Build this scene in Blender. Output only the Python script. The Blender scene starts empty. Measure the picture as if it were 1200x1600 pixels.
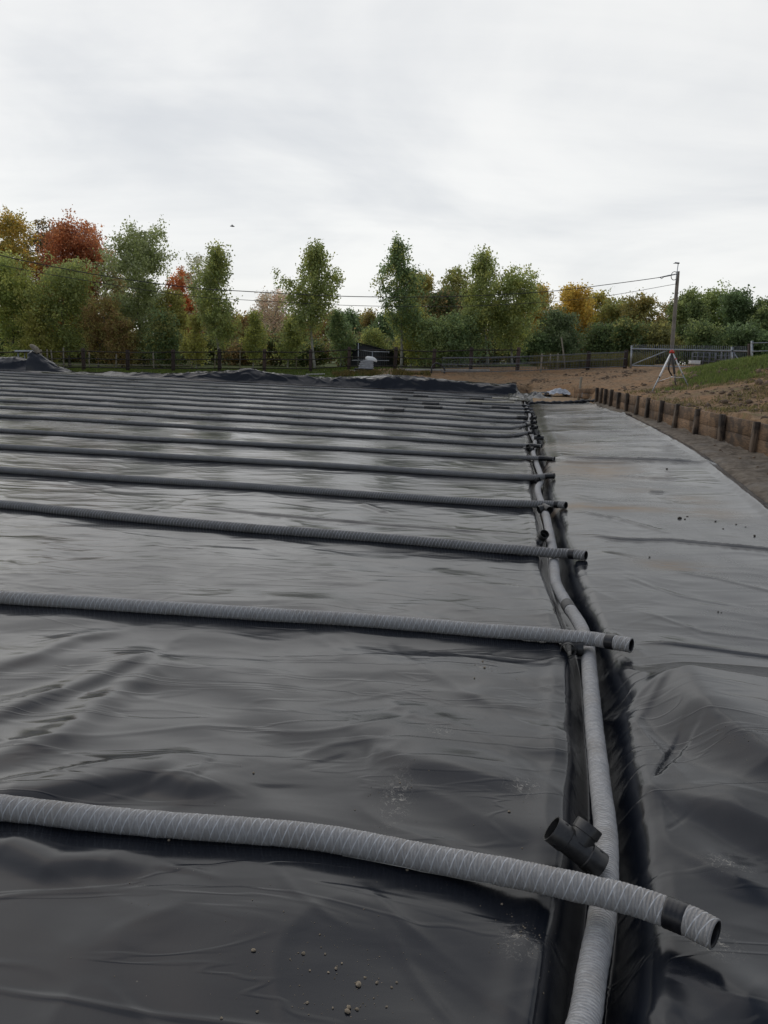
import bpy, math, random
import numpy as np
from mathutils import Vector, Matrix

# ------------------------------------------------------------------ basics
rng = np.random.default_rng(7)
random.seed(7)
S = bpy.context.scene
COL = S.collection
EYE = 1.95
PITCH = math.radians(11.53)
ROLL = math.radians(2.38)
F = 1200.0


def _rx(a):
    c, s = math.cos(a), math.sin(a)
    return np.array([[1, 0, 0], [0, c, -s], [0, s, c]])


def _rz(a):
    c, s = math.cos(a), math.sin(a)
    return np.array([[c, -s, 0], [s, c, 0], [0, 0, 1]])


CAMR = _rx(math.pi / 2 - PITCH) @ _rz(ROLL)


def ray(x, y):
    return CAMR @ np.array([(x - 600) / F, -(y - 800) / F, -1.0])


def G(x, y, z=0.0):                       # where a measured sight line meets height z
    v = ray(x, y)
    t = (z - EYE) / v[2]
    return np.array([v[0] * t, v[1] * t, z])


def A(x, y, Y):                           # where it reaches distance Y
    v = ray(x, y)
    t = Y / v[1]
    return np.array([v[0] * t, Y, EYE + v[2] * t])


FA = math.radians(9.2)                    # the pit is turned by this angle
UD = np.array([math.sin(FA), math.cos(FA)])
WD = np.array([math.cos(FA), -math.sin(FA)])


def uw(p):
    return float(p[0] * UD[0] + p[1] * UD[1]), float(p[0] * WD[0] + p[1] * WD[1])


def xy(u, w):
    return u * UD[0] + w * WD[0], u * UD[1] + w * WD[1]


def sstep(a, b, x):
    t = np.clip((x - a) / (b - a), 0, 1)
    return t * t * (3 - 2 * t)


# ------------------------------------------------------------------ noise
def _hash(ix, iy, seed):
    h = (ix.astype(np.int64) * 374761393 + iy.astype(np.int64) * 668265263 + seed * 982451653) & 0x7FFFFFFF
    h = ((h ^ (h >> 13)) * 1274126177) & 0x7FFFFFFF
    return ((h ^ (h >> 16)) & 0xFFFF) / 65535.0


def perlin(x, y, seed=0):
    x = np.asarray(x, float); y = np.asarray(y, float)
    ix, iy = np.floor(x), np.floor(y)
    fx, fy = x - ix, y - iy
    sx = fx ** 3 * (fx * (fx * 6 - 15) + 10)
    sy = fy ** 3 * (fy * (fy * 6 - 15) + 10)

    def g(i, j):
        a = _hash(ix + i, iy + j, seed) * 2 * math.pi
        return np.cos(a) * (fx - i) + np.sin(a) * (fy - j)
    a = g(0, 0) * (1 - sx) + g(1, 0) * sx
    b = g(0, 1) * (1 - sx) + g(1, 1) * sx
    return (a * (1 - sy) + b * sy) * 1.5


def fbm(x, y, seed=0, octs=4):
    r = 0; a = 1.0
    for k in range(octs):
        r = r + a * perlin(x * 2 ** k, y * 2 ** k, seed + k * 17)
        a *= 0.5
    return r


# ------------------------------------------------------------------ mesh helpers
def fast_mesh(name, verts, quads=None, tris=None, col=None, uv=None, smooth=True):
    me = bpy.data.meshes.new(name)
    verts = np.ascontiguousarray(verts, np.float32)
    polys = []
    starts = []
    tot = 0
    nl = 0
    parts = []
    if quads is not None and len(quads):
        parts.append((np.asarray(quads, np.int32), 4))
    if tris is not None and len(tris):
        parts.append((np.asarray(tris, np.int32), 3))
    loops = np.concatenate([p.ravel() for p, k in parts])
    totals = np.concatenate([np.full(len(p), k, np.int32) for p, k in parts])
    starts = np.concatenate([[0], np.cumsum(totals)[:-1]]).astype(np.int32)
    me.vertices.add(len(verts)); me.vertices.foreach_set('co', verts.ravel())
    me.loops.add(len(loops)); me.loops.foreach_set('vertex_index', loops)
    me.polygons.add(len(totals)); me.polygons.foreach_set('loop_start', starts)
    try:
        me.polygons.foreach_set('loop_total', totals)
    except Exception:
        pass
    me.update(calc_edges=True)
    if smooth:
        me.polygons.foreach_set('use_smooth', np.ones(len(totals), bool))
    if col is not None:
        at = me.color_attributes.new('Col', 'FLOAT_COLOR', 'POINT')
        c = np.ones((len(verts), 4), np.float32); c[:, :col.shape[1]] = col
        at.data.foreach_set('color', c.ravel())
    if uv is not None:
        ul = me.uv_layers.new(name='UVMap')
        ul.data.foreach_set('uv', np.ascontiguousarray(uv[loops], np.float32).ravel())
    me.validate()
    return me


def tag(o, label=None, cat=None, group=None, kind=None):
    if label: o['label'] = label
    if cat: o['category'] = cat
    if group: o['group'] = group
    if kind: o['kind'] = kind
    return o


def thing(name, label, cat, loc=(0, 0, 0), group=None):
    o = bpy.data.objects.new(name, None)
    o.empty_display_size = 0.1
    COL.objects.link(o)
    o.location = [float(c) for c in loc]
    return tag(o, label, cat, group)


def link(name, me, mat, parent=None):
    o = bpy.data.objects.new(name, me)
    COL.objects.link(o)
    if mat is not None:
        me.materials.append(mat)
    if parent is not None:
        o.parent = parent
    return o


def off(parent):
    p = np.zeros(3)
    while parent is not None:
        p += np.array(parent.location)
        parent = parent.parent
    return p


class MB:
    """collects shapes in world coordinates, then links them as one mesh"""
    def __init__(s):
        s.v = []; s.q = []; s.t = []; s.uv = []; s.n = 0

    def add(s, v, q=(), t=(), uv=None):
        v = np.asarray(v, float)
        if len(q): s.q.append(np.asarray(q, int) + s.n)
        if len(t): s.t.append(np.asarray(t, int) + s.n)
        s.v.append(v); s.uv.append(np.zeros((len(v), 2)) if uv is None else np.asarray(uv))
        s.n += len(v)

    def box(s, c, size, X=(1, 0, 0), Y=(0, 1, 0), Z=(0, 0, 1), bev=0.0, jit=0.0):
        X, Y, Z = [np.asarray(a, float) / np.linalg.norm(a) for a in (X, Y, Z)]
        hx, hy, hz = [d / 2 for d in size]
        b = min(bev, hx * .9, hy * .9, hz * .9)
        c = np.asarray(c, float)
        if b <= 0:
            P = [(sx * hx, sy * hy, sz * hz) for sz in (-1, 1) for sy in (-1, 1) for sx in (-1, 1)]
            q = [(0, 2, 3, 1), (4, 5, 7, 6), (0, 1, 5, 4), (2, 6, 7, 3), (0, 4, 6, 2), (1, 3, 7, 5)]
            V = np.array([c + p[0] * X + p[1] * Y + p[2] * Z for p in P])
            if jit: V += rng.normal(0, jit, V.shape)
            s.add(V, q)
            return
        # chamfered box: octagonal sections
        prof = [(hx - b, -hy), (hx, -hy + b), (hx, hy - b), (hx - b, hy), (-hx + b, hy), (-hx, hy - b), (-hx, -hy + b), (-hx + b, -hy)]
        prof2 = [(hx - b, -hy + b)] * 2 + [(hx - b, hy - b)] * 2 + [(-hx + b, hy - b)] * 2 + [(-hx + b, -hy + b)] * 2
        lv = [(-hz, prof2), (-hz + b, prof), (hz - b, prof), (hz, prof2)]
        V = []
        for z, pr in lv:
            for (px, py) in pr:
                V.append(c + px * X + py * Y + z * Z)
        V = np.array(V)
        if jit: V += rng.normal(0, jit, V.shape)
        q = []
        for l in range(3):
            for k in range(8):
                k2 = (k + 1) % 8
                q.append((l * 8 + k, l * 8 + k2, (l + 1) * 8 + k2, (l + 1) * 8 + k))
        q += [(6, 4, 2, 0), (24, 26, 28, 30)]
        s.add(V, q)

    def bar(s, a, b, wx, wz, bev=0.0, up=(0, 0, 1)):
        a = np.asarray(a, float); b = np.asarray(b, float)
        d = b - a; L = np.linalg.norm(d); d = d / L
        sx = np.cross(d, up)
        if np.linalg.norm(sx) < 1e-5: sx = np.array([1.0, 0, 0])
        sx /= np.linalg.norm(sx); sz = np.cross(sx, d)
        s.box((a + b) / 2, (wx, wz, L), sx, sz, d, bev)

    def tube(s, pts, rad, seg=10, cap=True, uvscale=1.0, inner=None):
        v, q, t, uv = tube_data(pts, rad, seg, cap)
        s.add(v, q, t, uv)

    def lathe(s, base, axis, prof, seg=24, close=False):
        axis = np.asarray(axis, float); axis /= np.linalg.norm(axis)
        h = np.array([0, 0, 1.0]) if abs(axis[2]) < .9 else np.array([1.0, 0, 0])
        X = np.cross(h, axis); X /= np.linalg.norm(X); Y = np.cross(axis, X)
        V = []; th = np.linspace(0, 2 * math.pi, seg, endpoint=False)
        for r, z in prof:
            V.append(np.asarray(base) + z * axis + r * (np.cos(th)[:, None] * X + np.sin(th)[:, None] * Y))
        V = np.concatenate(V)
        q = []
        n = len(prof)
        for l in range(n if close else n - 1):
            for k in range(seg):
                k2 = (k + 1) % seg; l2 = (l + 1) % n
                q.append((l * seg + k, l * seg + k2, l2 * seg + k2, l2 * seg + k))
        s.add(V, q)

    def build(s, name, mat, parent=None, smooth=False, angle=None):
        V = np.concatenate(s.v) - off(parent)
        me = fast_mesh(name, V, np.concatenate(s.q) if s.q else None, np.concatenate(s.t) if s.t else None,
                       uv=np.concatenate(s.uv), smooth=smooth)
        o = link(name, me, mat, parent)
        if angle is not None:
            try:
                me.set_sharp_from_angle(angle=math.radians(angle))
                me.polygons.foreach_set('use_smooth', np.ones(len(me.polygons), bool))
            except Exception:
                pass
        return o


def tube_data(pts, rad, seg=10, cap=True):
    P = np.asarray(pts, float)
    n = len(P)
    R = np.full(n, rad, float) if np.isscalar(rad) else np.asarray(rad, float)
    T = np.gradient(P, axis=0); T /= np.linalg.norm(T, axis=1)[:, None] + 1e-12
    s = np.concatenate([[0], np.cumsum(np.linalg.norm(np.diff(P, axis=0), axis=1))])
    h = np.array([0, 0, 1.0]) if abs(T[0][2]) < .9 else np.array([1.0, 0, 0])
    X = np.cross(h, T[0]); X /= np.linalg.norm(X)
    Xs = [X]
    for i in range(1, n):
        X = Xs[-1] - T[i] * np.dot(Xs[-1], T[i]); X /= np.linalg.norm(X); Xs.append(X)
    Xs = np.array(Xs); Ys = np.cross(T, Xs)
    th = np.linspace(0, 2 * math.pi, seg + 1)          # the seam is doubled so the pattern wraps cleanly
    V = P[:, None, :] + R[:, None, None] * (np.cos(th)[None, :, None] * Xs[:, None, :] + np.sin(th)[None, :, None] * Ys[:, None, :])
    uv = np.stack([np.repeat(s, seg + 1), np.tile(th / (2 * math.pi), n)], 1)
    i = np.arange(n - 1)[:, None] * (seg + 1); k = np.arange(seg)[None, :]
    q = np.stack([i + k, i + k + 1, i + k + 1 + seg + 1, i + k + seg + 1], -1).reshape(-1, 4)
    V = V.reshape(-1, 3); t = []
    if cap:
        c0 = len(V); V = np.concatenate([V, P[:1], P[-1:]]); uv = np.concatenate([uv, [[0, 0], [s[-1], 0]]])
        for k in range(seg):
            t.append((c0, k + 1, k)); b = (n - 1) * (seg + 1); t.append((c0 + 1, b + k, b + k + 1))
    return V, q, t, uv


def resample(pts, step, smooth=3):
    P = np.asarray(pts, float)
    # Catmull-Rom through the measured points
    Q = np.concatenate([[2 * P[0] - P[1]], P, [2 * P[-1] - P[-2]]])
    out = []
    for i in range(1, len(Q) - 2):
        p0, p1, p2, p3 = Q[i - 1], Q[i], Q[i + 1], Q[i + 2]
        n = max(2, int(np.linalg.norm(p2 - p1) / step * 2))
        t = np.linspace(0, 1, n, endpoint=False)[:, None]
        a = .5
        out.append(p1 + a * t * (p2 - p0) + t ** 2 * (2 * a * p0 + (a - 3) * p1 + (3 - 2 * a) * p2 - a * p3) + t ** 3 * (-a * p0 + (2 - a) * p1 + (a - 2) * p2 + a * p3))
    out = np.concatenate(out + [P[-1:]])
    s = np.concatenate([[0], np.cumsum(np.linalg.norm(np.diff(out, axis=0), axis=1))])
    m = max(3, int(s[-1] / step) + 1)
    tt = np.linspace(0, s[-1], m)
    return np.stack([np.interp(tt, s, out[:, k]) for k in range(3)], 1), tt


# ------------------------------------------------------------------ materials
def new_mat(name):
    m = bpy.data.materials.new(name); m.use_nodes = True
    nt = m.node_tree
    b = nt.nodes['Principled BSDF']
    return m, nt, b


class N:
    def __init__(s, nt): s.nt = nt

    def __call__(s, typ, **kw):
        n = s.nt.nodes.new(typ)
        ins = kw.pop('ins', {})
        for k, v in kw.items(): setattr(n, k, v)
        for k, v in ins.items():
            if hasattr(v, 'is_output'): s.nt.links.new(v, n.inputs[k])
            else: n.inputs[k].default_value = v
        return n

    def math(s, op, a, b=0.0, c=0.0, clamp=False):
        n = s.nt.nodes.new('ShaderNodeMath'); n.operation = op; n.use_clamp = clamp
        for i, v in enumerate((a, b, c)):
            if hasattr(v, 'is_output'): s.nt.links.new(v, n.inputs[i])
            else: n.inputs[i].default_value = v
        return n.outputs[0]

    def mix(s, f, a, b):
        n = s.nt.nodes.new('ShaderNodeMix'); n.data_type = 'RGBA'
        for i, v in ((0, f), (6, a), (7, b)):
            if hasattr(v, 'is_output'): s.nt.links.new(v, n.inputs[i])
            else: n.inputs[i].default_value = v if i == 0 else (*v, 1)
        return n.outputs[2]

    def noise(s, vec, scale, detail=4, rough=.55, dist=0.0):
        n = s('ShaderNodeTexNoise', ins={'Scale': scale, 'Detail': detail, 'Roughness': rough, 'Distortion': dist})
        if vec is not None: s.nt.links.new(vec, n.inputs['Vector'])
        return n.outputs['Fac']

    def ramp(s, v, a, b, lo=0.0, hi=1.0):
        n = s('ShaderNodeMapRange', ins={'Value': v, 'From Min': a, 'From Max': b, 'To Min': lo, 'To Max': hi})
        n.interpolation_type = 'SMOOTHSTEP'
        return n.outputs[0]

    def bump(s, h, strength, dist, normal=None):
        n = s('ShaderNodeBump', ins={'Strength': strength, 'Distance': dist, 'Height': h})
        if normal is not None: s.nt.links.new(normal, n.inputs['Normal'])
        return n.outputs[0]

    def pos(s, scale=(1, 1, 1), rot=(0, 0, 0)):
        g = s('ShaderNodeNewGeometry')
        m = s('ShaderNodeMapping', ins={'Vector': g.outputs['Position'], 'Scale': scale, 'Rotation': rot})
        return m.outputs[0]


def simple(name, col, rough=.6, metal=0.0, var=0.25, scale=6.0, bump=.2, spec=.5, bdist=.01):
    m, nt, b = new_mat(name); n = N(nt)
    p = n.pos()
    f = n.noise(p, scale, 5)
    f2 = n.noise(p, scale * 7, 3)
    f = n.math('ADD', n.math('MULTIPLY', f, .7), n.math('MULTIPLY', f2, .3))
    c = n.mix(n.ramp(f, .3, .7), tuple(x * (1 - var) for x in col), tuple(min(1, x * (1 + var)) for x in col))
    nt.links.new(c, b.inputs['Base Color'])
    b.inputs['Roughness'].default_value = rough; b.inputs['Metallic'].default_value = metal
    b.inputs['Specular IOR Level'].default_value = spec
    if bump: nt.links.new(n.bump(f2, bump, bdist), b.inputs['Normal'])
    return m


def liner_mat(name, near=True):
    m, nt, b = new_mat(name); n = N(nt)
    p = n.pos(rot=(0, 0, FA))              # along and across the rolls
    col = n('ShaderNodeVertexColor', layer_name='Col')
    sep = n('ShaderNodeSeparateColor', ins={'Color': col.outputs[0]})
    dust_sheen0, sand, chalk = sep.outputs[0], sep.outputs[1], sep.outputs[2]
    big = n.noise(p, .55, 5, .6, .6)
    med = n.noise(p, 4.0, 5, .6, .3)
    fin = n.noise(p, 60.0, 3, .6)
    dust_sheen = n.math('MULTIPLY', n.ramp(n.math('ADD', n.math('MULTIPLY', big, .85), n.math('MULTIPLY', med, .15)), .22, .70), dust_sheen0)
    dust_sheen = n.math('MULTIPLY', dust_sheen, n.ramp(fin, .2, .7, .6, 1.0))
    c = n.mix(n.math('MULTIPLY', dust_sheen, .75, clamp=True), (.0065, .0085, .0135), (.165, .168, .17))  # pale mix holds dust and the sky sheen painted at far left
    sm = n.math('MULTIPLY', sand, n.ramp(n.noise(n.pos(scale=(.6, 2.2, 1), rot=(0, 0, FA)), 2.2, 6, .7), .36, .54))
    c = n.mix(n.math('MULTIPLY', sm, .75), c, (.27, .19, .115))
    cm = n.math('MULTIPLY', chalk, n.ramp(n.noise(p, 34.0, 5, .78, 1.5), .53, .62))
    c = n.mix(n.math('MULTIPLY', cm, .85), c, (.33, .31, .27))
    # scattered crumbs of dry soil
    v = n('ShaderNodeTexVoronoi', ins={'Vector': p, 'Scale': 16.0})
    gate = n.ramp(n.noise(p, 1.3, 3), .52, .66)
    sp = n.math('MULTIPLY', n.math('LESS_THAN', v.outputs['Distance'], .045), gate)
    c = n.mix(n.math('MULTIPLY', sp, .5), c, (.25, .22, .17))
    nt.links.new(c, b.inputs['Base Color'])
    r = n.math('ADD', n.ramp(big, .3, .7, .15, .235), n.math('MULTIPLY', dust_sheen, .22))
    r = n.math('ADD', r, n.math('MULTIPLY', n.math('ADD', sm, cm), .25), clamp=True)
    nt.links.new(r, b.inputs['Roughness'])
    b.inputs['Specular IOR Level'].default_value = .34
    # crinkles: long ones lie across the sheet, plus small dimples
    cr = n.noise(n.pos(scale=(.6, 1.5, 1), rot=(0, 0, FA)), 2.4, 2, .45, .5)
    cr2 = n.noise(n.pos(scale=(.5, 1.9, 1), rot=(0, 0, FA + .25)), 8.0, 2, .5, .5)
    rid = n.math('ABSOLUTE', n.math('SUBTRACT', n.noise(n.pos(scale=(.35, 1.8, 1), rot=(0, 0, FA - .12)), 1.5, 3, .5, 1.0), .5))
    sy = n('ShaderNodeSeparateXYZ', ins={'Vector': n.pos()})
    away = n.ramp(sy.outputs[1], 3.0, 12.0, .35, .24)       # the front sheet lies smoother than the far rolls
    h = n.math('ADD', n.math('MULTIPLY', cr, .030), n.math('MULTIPLY', cr2, .0028))
    h = n.math('SUBTRACT', h, n.math('MULTIPLY', n.ramp(rid, 0, .03), .004))
    h = n.math('MULTIPLY', h, n.math('MULTIPLY', away, n.math('SUBTRACT', 1.0, n.math('MULTIPLY', dust_sheen0, 1.2))))
    h = n.math('ADD', h, n.math('MULTIPLY', fin, .00012))
    nt.links.new(n.bump(h, .7 if near else .06, 1.0), b.inputs['Normal'])
    return m


def fabric_mat(name, base=(.27, .275, .29), net=1.0):
    m, nt, b = new_mat(name); n = N(nt)
    uvn = n('ShaderNodeUVMap', uv_map='UVMap')
    sp = n('ShaderNodeSeparateXYZ', ins={'Vector': uvn.outputs[0]})
    s, th = sp.outputs[0], sp.outputs[1]
    wob = n.noise(n.pos(), 9.0, 3)
    s2 = n.math('ADD', s, n.math('MULTIPLY', wob, .012))

    def thread(sign, pitch, wid, turns):
        a = n.math('ADD', n.math('DIVIDE', s2, pitch), n.math('MULTIPLY', th, sign * turns))
        f = n.math('ABSOLUTE', n.math('SUBTRACT', n.math('FRACT', a), .5))
        return n.ramp(f, wid, wid + .03, 1.0, 0.0)
    t1 = thread(1, .036, .05, 3.0)
    t2 = thread(-1, .036, .04, 3.0)
    thr = n.math('MAXIMUM', t1, n.math('MULTIPLY', t2, .4))
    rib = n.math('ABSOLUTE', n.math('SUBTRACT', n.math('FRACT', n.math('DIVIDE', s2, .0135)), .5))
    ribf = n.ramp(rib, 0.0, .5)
    fz = n.noise(n.pos(), 160.0, 4, .7)
    fz2 = n.noise(n.pos(scale=(1, 1, .4)), 34.0, 4, .7)
    blot = n.noise(n.pos(), 5.0, 4)
    c = n.mix(n.ramp(fz2, .3, .7), tuple(x * .86 for x in base), tuple(x * 1.1 for x in base))
    c = n.mix(n.math('MULTIPLY', n.ramp(blot, .48, .68), .5), c, tuple(x * y for x, y in zip(base, (.74, .68, .60))))
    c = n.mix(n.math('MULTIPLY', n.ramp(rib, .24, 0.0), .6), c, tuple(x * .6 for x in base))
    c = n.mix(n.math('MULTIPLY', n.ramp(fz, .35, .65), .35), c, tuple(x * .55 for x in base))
    fl = n.ramp(n.noise(n.pos(), 75.0, 4, .75, 1.0), .60, .72)
    c = n.mix(n.math('MULTIPLY', fl, .65), c, tuple(x * .33 for x in base))
    c = n.mix(n.math('MULTIPLY', thr, n.ramp(n.noise(n.pos(), 13.0, 3), .3, .6, .35 * net, .9 * net)), c, (.60, .61, .62))
    nt.links.new(c, b.inputs['Base Color'])
    b.inputs['Roughness'].default_value = .9
    b.inputs['Specular IOR Level'].default_value = .2
    h = n.math('ADD', n.math('MULTIPLY', ribf, .003), n.math('MULTIPLY', fz2, .003))
    h = n.math('ADD', h, n.math('MULTIPLY', thr, .0012))
    h = n.math('ADD', h, n.math('MULTIPLY', fz, .0008))
    nt.links.new(n.bump(h, .9, 1.0), b.inputs['Normal'])
    return m


def leaf_mat(name):
    m, nt, b = new_mat(name); n = N(nt)
    col = n('ShaderNodeVertexColor', layer_name='Col')
    nt.links.new(col.outputs[0], b.inputs['Base Color'])
    b.inputs['Roughness'].default_value = .55
    b.inputs['Specular IOR Level'].default_value = .3
    tr = n('ShaderNodeBsdfTranslucent')
    hs = n('ShaderNodeHueSaturation', ins={'Color': col.outputs[0], 'Saturation': 1.05, 'Value': 1.5})
    nt.links.new(hs.outputs[0], tr.inputs['Color'])
    mx = n('ShaderNodeMixShader', ins={0: .45})
    out = nt.nodes['Material Output']
    nt.links.new(b.outputs[0], mx.inputs[1]); nt.links.new(tr.outputs[0], mx.inputs[2])
    nt.links.new(mx.outputs[0], out.inputs['Surface'])
    return m


def wood_mat(name, dark, light, grain_axis='z', mould=.5):
    m, nt, b = new_mat(name); n = N(nt)
    tc = n('ShaderNodeTexCoord')
    oi = n('ShaderNodeObjectInfo')
    sc = {'z': (9, 9, .7), 'x': (.7, 9, 9), 'w': (6, 1.2, 14)}[grain_axis]
    g = n('ShaderNodeNewGeometry')
    mp = n('ShaderNodeMapping', ins={'Vector': g.outputs['Position'], 'Scale': sc})
    gr = n.noise(mp.outputs[0], 4.0, 6, .65, .6)
    bl = n.noise(g.outputs['Position'], 1.7, 5, .65)
    c = n.mix(n.ramp(gr, .3, .7), dark, light)
    c = n.mix(n.math('MULTIPLY', n.ramp(bl, .46, .6), mould), c, tuple(x * .28 for x in dark))
    c2 = n('ShaderNodeHueSaturation', ins={'Color': c, 'Value': n.math('ADD', n.math('MULTIPLY', oi.outputs['Random'], .7), .65)})
    nt.links.new(c2.outputs[0], b.inputs['Base Color'])
    b.inputs['Roughness'].default_value = .85
    nt.links.new(n.bump(gr, .5, .012), b.inputs['Normal'])
    return m


def ground_mat():
    m, nt, b = new_mat('ground_soil'); n = N(nt)
    col = n('ShaderNodeVertexColor', layer_name='Col')
    sp = n('ShaderNodeSeparateColor', ins={'Color': col.outputs[0]})
    gw, sw, mw = sp.outputs
    p = n.pos()
    a = n.noise(p, .9, 6, .65); bb = n.noise(p, 5.5, 6, .7); cc = n.noise(p, 28.0, 4, .65)
    soil = n.mix(n.ramp(bb, .32, .68), (.11, .072, .042), (.34, .23, .135))
    soil = n.mix(n.math('MULTIPLY', n.ramp(a, .42, .62), .75), soil, (.30, .175, .09))
    soil = n.mix(n.math('MULTIPLY', n.ramp(cc, .55, .75), .5), soil, (.29, .21, .14))
    mud = n.mix(n.ramp(bb, .3, .7), (.085, .068, .052), (.22, .185, .145))
    mud = n.mix(n.math('MULTIPLY', n.ramp(a, .5, .65), .6), mud, (.22, .20, .175))
    sand = n.mix(n.ramp(bb, .3, .7), (.25, .17, .10), (.36, .26, .165))
    gra = n.mix(n.ramp(bb, .35, .65), (.06, .09, .026), (.12, .135, .048))
    gra = n.mix(n.math('MULTIPLY', n.ramp(a, .45, .65), .5), gra, (.13, .12, .05))
    br = n.math('MULTIPLY', n.math('SUBTRACT', bb, .5), .9)

    def w(x): return n.ramp(n.math('ADD', x, br), .35, .65)
    c = n.mix(w(mw), soil, mud)
    c = n.mix(w(sw), c, sand)
    c = n.mix(w(gw), c, gra)
    nt.links.new(c, b.inputs['Base Color'])
    b.inputs['Roughness'].default_value = .95
    b.inputs['Specular IOR Level'].default_value = .2
    h = n.math('ADD', n.math('MULTIPLY', bb, .05), n.math('MULTIPLY', cc, .02))
    nt.links.new(n.bump(h, .9, 1.0), b.inputs['Normal'])
    return m


M_LINER = liner_mat('black_liner')
M_EDGE = liner_mat('black_liner_folded', False)
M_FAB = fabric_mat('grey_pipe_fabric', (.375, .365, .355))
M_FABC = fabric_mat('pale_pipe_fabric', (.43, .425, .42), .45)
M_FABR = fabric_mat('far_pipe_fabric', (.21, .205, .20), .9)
M_TAPE = simple('black_tape', (.012, .012, .014), .32, var=.4, scale=30, bump=.15, bdist=.003)
M_PLAST = simple('black_plastic', (.032, .031, .030), .36, var=.4, scale=20, bump=.08, bdist=.002)
M_INNER = simple('pipe_inside', (.010, .010, .011), .5, var=.3, bump=0)
M_COUP = simple('dusty_coupling', (.075, .073, .07), .7, var=.5, scale=14, bump=.2, bdist=.004)
M_CREAM = simple('cream_pipe', (.50, .46, .36), .6, var=.1)
M_LEAF = leaf_mat('leaves')
M_BARK = simple('grey_bark', (.16, .145, .12), .9, var=.4, scale=5, bump=.5)
M_BARKP = simple('pale_bark', (.30, .285, .235), .85, var=.35, scale=5, bump=.4)
M_BARKD = simple('dark_bark', (.06, .05, .042), .9, var=.4, scale=5, bump=.5)
M_SLEEP = wood_mat('wall_board', (.078, .047, .027), (.25, .152, .08), 'w', .7)
M_WPOST = wood_mat('wall_post', (.055, .038, .027), (.16, .115, .078), 'z', .85)
M_FPOST = wood_mat('fence_post', (.035, .022, .018), (.085, .055, .042), 'z', .3)
M_RAIL = simple('dark_rail', (.030, .023, .019), .8, var=.4, scale=3)
M_STAKE = simple('pale_stake', (.26, .225, .17), .85, var=.3, scale=4)
M_GALV = simple('galvanised_steel', (.36, .38, .40), .45, metal=.6, var=.2, scale=3, bump=0)
M_DULL = simple('dull_steel', (.17, .18, .20), .55, metal=.4, var=.25, scale=3, bump=0)
M_WHITE = simple('white_plastic', (.72, .72, .70), .5, var=.08, scale=4, bump=0)
M_SLAT = simple('grey_white_slats', (.40, .40, .41), .6, var=.2, scale=5)
M_ALU = simple('tripod_metal', (.80, .80, .80), .4, metal=.0, var=.1, scale=8, bump=0)
M_RED = simple('red_plastic', (.52, .045, .03), .45, var=.15, scale=9, bump=0)
M_TARP = simple('black_tarp', (.012, .013, .018), .5, var=.4, scale=2)
M_CONC = simple('pale_concrete', (.40, .385, .35), .85, var=.25, scale=3)
M_POLE = simple('weathered_pole', (.235, .205, .17), .85, var=.25, scale=2.5, bump=.3)
M_WIRE = simple('cable', (.03, .03, .03), .6, var=.1, bump=0)
M_STONE = simple('pebble_stone', (.29, .235, .165), .85, var=.5, scale=90, bump=.4)
M_SOILC = simple('soil_crumb', (.05, .038, .028), .9, var=.4, scale=40, bump=.4)
M_CLOD = simple('soil_clod', (.15, .105, .07), .95, var=.45, scale=9, bump=.6)
M_SACK = simple('tan_sacking', (.25, .215, .165), .9, var=.3, scale=6)
M_SHEET = simple('pale_sheet', (.42, .44, .47), .4, var=.2, scale=3)
M_GROUND = ground_mat()

# ------------------------------------------------------------------ collector line and trench
COLL_PX = [(880, 1690), (912, 1600), (925, 1520), (938, 1450), (946, 1380), (946, 1300), (936, 1210), (927, 1120), (921, 1050), (918, 1012),
           (908, 980), (888, 948), (870, 915), (866, 890), (864, 862), (858, 830), (853, 806), (847, 789), (840, 765), (846, 750), (842, 735),
           (836, 718), (833, 705), (836, 692), (829, 676), (826, 663), (828, 651), (825, 641), (821, 632), (820, 624)]
CZ = -.055
COLL = np.array([G(x, y, CZ) for x, y in COLL_PX])
_cu = np.array([uw(p)[0] for p in COLL]); _cw = np.array([uw(p)[1] for p in COLL])
# smoothed line of the trench itself
_o = np.argsort(_cu)
_gu = np.linspace(-1.5, 48, 500)
_gw = np.interp(_gu, _cu[_o], _cw[_o])
_k = np.exp(-np.linspace(-2, 2, 31) ** 2); _k /= _k.sum()
_gw = np.convolve(np.pad(_gw, 15, mode='edge'), _k, 'valid')


def trench_w(u):
    return np.interp(u, _gu, _gw)


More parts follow.
